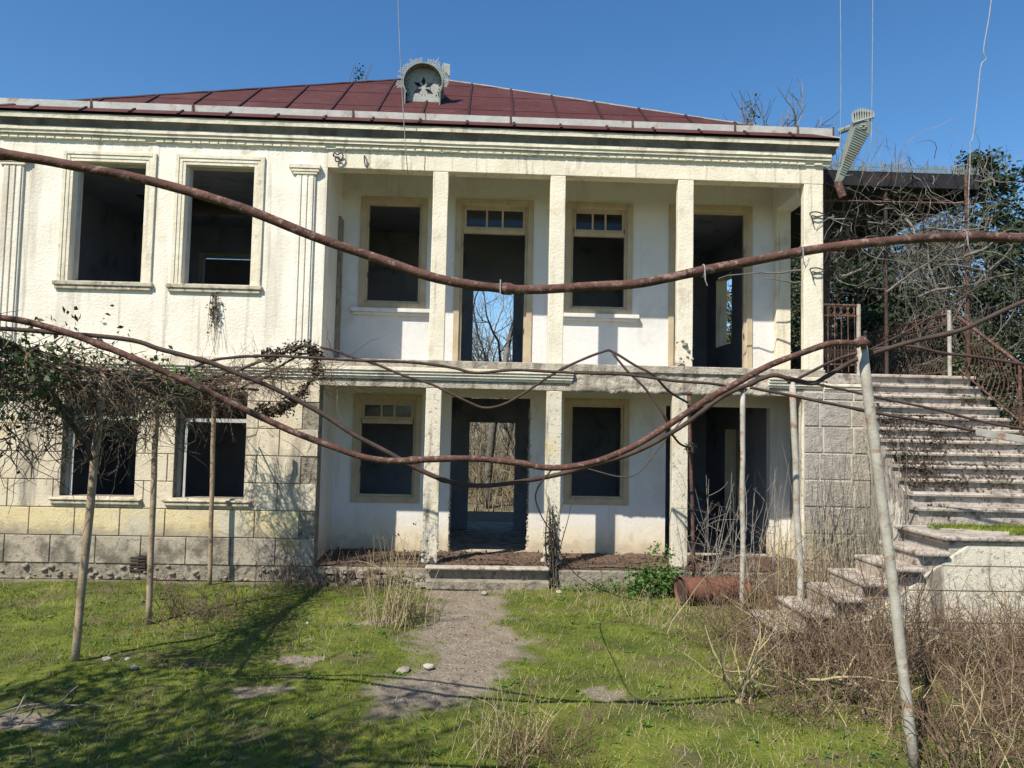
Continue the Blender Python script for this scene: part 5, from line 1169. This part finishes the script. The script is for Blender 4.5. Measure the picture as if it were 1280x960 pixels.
def put(protos, used, k, loc, rz, sc, label, group):
    if not used[k]:
        o = protos[k]; used[k] = True; o.location = loc; o.rotation_euler = (0, 0, rz); o.scale = (sc, sc, sc)
    else: o = dup(protos[k], loc, rz, sc)
    o['label'] = label
    if group: o['group'] = group
    return o
R = random.Random(4)
put(BT, used, 0, (.25, 11.5, 0), .4, .95, 'bare tree standing straight behind the central doorways', None)
LB = 'slender bare tree in the wood behind the house'
spots = [(-.5, 13.5, 1, .9), (.75, 14.2, 0, 1.1), (1.4, 16, 1, 1.2), (-1.2, 16.5, 0, 1.0), (.1, 18, 1, 1.2), (-2.6, 14, 0, 1.1), (2.6, 13.5, 1, 1.05), (-5, 15, 1, 1.2), (4.2, 17, 0, 1.1), (-8, 16, 0, 1.2), (-11, 13, 1, 1.1), (-14, 10, 0, 1.1), (-12, 5, 1, 1.2), (.35, 21, 0, 1.2)]
for x, y, k, s in spots: put(BT, used, k, (x, y, gz(x, y)), R.uniform(0, 6), s * (.52 if abs(x) < 3 else .85), LB, 'bare trees of the wood behind the house')
put(BT, used, 0, (12.6, 22, gz(12.6, 22)), 2.1, 1.82, 'tall bare tree whose twigs show above the right end of the roof', None)
put(BT, used, 1, (15.5, 21, gz(15.5, 21)), 1.0, 1.45, 'bare tree rising behind the evergreens right of the canopy', None)
for x, y, k, s in ((9.2, 6.5, 0, .72), (11.0, 5.5, 1, .80), (12.5, 8.0, 0, .95), (10.2, 10.0, 1, .95)):
    put(BT, used, k, (x, y, gz(x, y)), R.uniform(0, 6), s, 'grey bare tree tangled with the evergreens beyond the terrace', 'bare trees beyond the terrace')

def evergreen(seed, h, mat):
    R = random.Random(seed); t = empty('evergreen_tree', (0, 0, 0), '', 'tree'); mb = MB(); cs = []
    tr = wander((0, 0, -.1), (0, 0, 1), h, 10, .03, -.05, R); MB().tube(tr, taper(11, h * .018, .02), 8).build('trunk', 'bark', t, smooth=True)
    for k in range(int(h * 11)):
        u = R.uniform(.10, .98); i = int(u * 9.99); p = tr[i].lerp(tr[i + 1], u * 10 - i); a = R.uniform(0, 6.283)
        L0 = h * (.30 * (1 - u) ** .8 + .05) * R.uniform(.65, 1.15); pts = wander(p, (math.cos(a), math.sin(a), R.uniform(-.1, .35)), L0, 6, .13, .03, R)
        mb.tube(pts, taper(7, .02, .005), 3, False)
        for q in range(2, 7):
            m_ = 26 if R.random() < .85 else 6
            cs.append(np.array(pts[q]) + rng.normal(size=(m_, 3)) * np.array([.17, .17, .10]) * (1 + .3 * R.random()))
    mb.build('branches', 'bark', t, fix=False)
    link('crown', leaf_mesh('crown', np.concatenate(cs), .066, mat, .4), t); return t
ET = [evergreen(2, 9, 'ever'), evergreen(6, 8, 'olive')]; eu = [False, False]
for x, y, k, s in ((11.2, 7.5, 0, .88), (13.4, 7.0, 0, 1.12), (9.6, 9.5, 1, .80), (15.0, 9.5, 0, 1.0), (12.2, 11, 1, 1.0), (10.2, 13, 0, .95), (8.2, 12.5, 1, .85), (17.5, 11, 1, 1.1), (14.3, 5.5, 1, 1.0), (18, 6, 0, .9), (7.0, 15.5, 0, .9), (5.0, 19, 1, .9), (9.4, 6.0, 0, .62), (10.8, 4.2, 1, .60), (12.0, 5.6, 0, .72), (8.8, 8.0, 1, .66), (13.0, 9.4, 0, .95), (11.2, 9.0, 1, .85), (8.9, 7.2, 0, .98), (10.1, 7.9, 0, 1.0), (7.7, 9.6, 1, 1.0), (9.3, 10.4, 0, 1.05)):
    put(ET, eu, k, (x, y, gz(x, y)), R.uniform(0, 6), s, ('dark green' if k == 0 else 'olive green') + ' evergreen tree growing beyond the side terrace', ('dark' if k == 0 else 'olive') + ' evergreens beyond the terrace')
for x, y, k, s in ((-10.5, 6, 0, .9), (-11.5, 1.0, 1, .8), (-13, -3, 0, 1.0)):
    put(ET, eu, k, (x, y, gz(x, y)), R.uniform(0, 6), s, 'evergreen tree standing past the left corner of the house', 'evergreens past the left corner')

# undergrowth behind the house
ub = MB(); R = random.Random(31)
for k in range(2600):
    x = R.uniform(-7, 14); y = R.uniform(10.5, 20); h = R.uniform(.8, 3.4) * (1.0 if y > 12 else .6)
    if 0 < x < 14 and y < 12 and x > 6: pass
    pts = wander((x, y, gz(x, y) - .05), (R.gauss(0, .22), R.gauss(0, .22), 1), h, 5, .14, .0, R); r = R.uniform(.010, .024); ub.tube(pts, taper(6, r, r * .35), 3, False)
    for q in range(2): ub.tube(wander(pts[R.randint(1, 4)], rdir(R, .5), h * R.uniform(.2, .5), 3, .3, .0, R), taper(4, r * .6, r * .25), 3, False)
tag(ub.build('undergrowth', 'brushfar', None, fix=False), 'brown leafless undergrowth of the wood behind the house', 'undergrowth', kind='stuff')
fh = MB()
for k in range(60):
    a = math.radians(6 * k); rad = 95; x, y = rad * math.sin(a), rad * math.cos(a)
ring_pts = []
for k in range(181):
    a = math.radians(2 * k); rad = 110 + 12 * noise.noise(Vector((k * .11, 0, 0))); ring_pts.append((rad * math.sin(a), rad * math.cos(a)))
for (x, y), (x2, y2) in zip(ring_pts, ring_pts[1:]):
    h1 = 5 + 2.5 * noise.noise(Vector((x * .05, y * .05, 3))); h2 = 5 + 2.5 * noise.noise(Vector((x2 * .05, y2 * .05, 3)))
    z1, z2 = gz(x, y) - 1, gz(x2, y2) - 1
    fh.poly([(x, y, z1), (x2, y2, z2), (x2 * 1.03, y2 * 1.03, z2 + h2 * .7), (x * 1.03, y * 1.03, z1 + h1 * .7)]); fh.poly([(x * 1.03, y * 1.03, z1 + h1 * .7), (x2 * 1.03, y2 * 1.03, z2 + h2 * .7), (x2 * 1.12, y2 * 1.12, z2 + h2), (x * 1.12, y * 1.12, z1 + h1)])
tag(fh.build('hills', 'brushfar', None, fix=False), 'low wooded rise around the yard', 'hills', kind='structure')

# the garden tree that throws its shade over the lawn
sh = bare_tree(15, 8, .19, 4); sh.name = 'garden_tree'; sh.location = (-6.4, -10.6, 0); sh['label'] = 'ivy clad garden tree beside the lawn that shades the grass'
R = random.Random(77); cl = []
for k in range(105):
    a = R.uniform(0, 6.283); rr = R.random() ** .6 * 2.9; z = R.uniform(2.2, 6.8)
    cl.append(np.array([rr * math.cos(a), rr * math.sin(a), z]) + rng.normal(size=(150, 3)) * np.array([.26, .26, .16]))
o = link('ivy_leaves', leaf_mesh('ivy_leaves', np.concatenate(cl), .055, 'ivy')); o.parent = sh; o['kind'] = 'stuff'
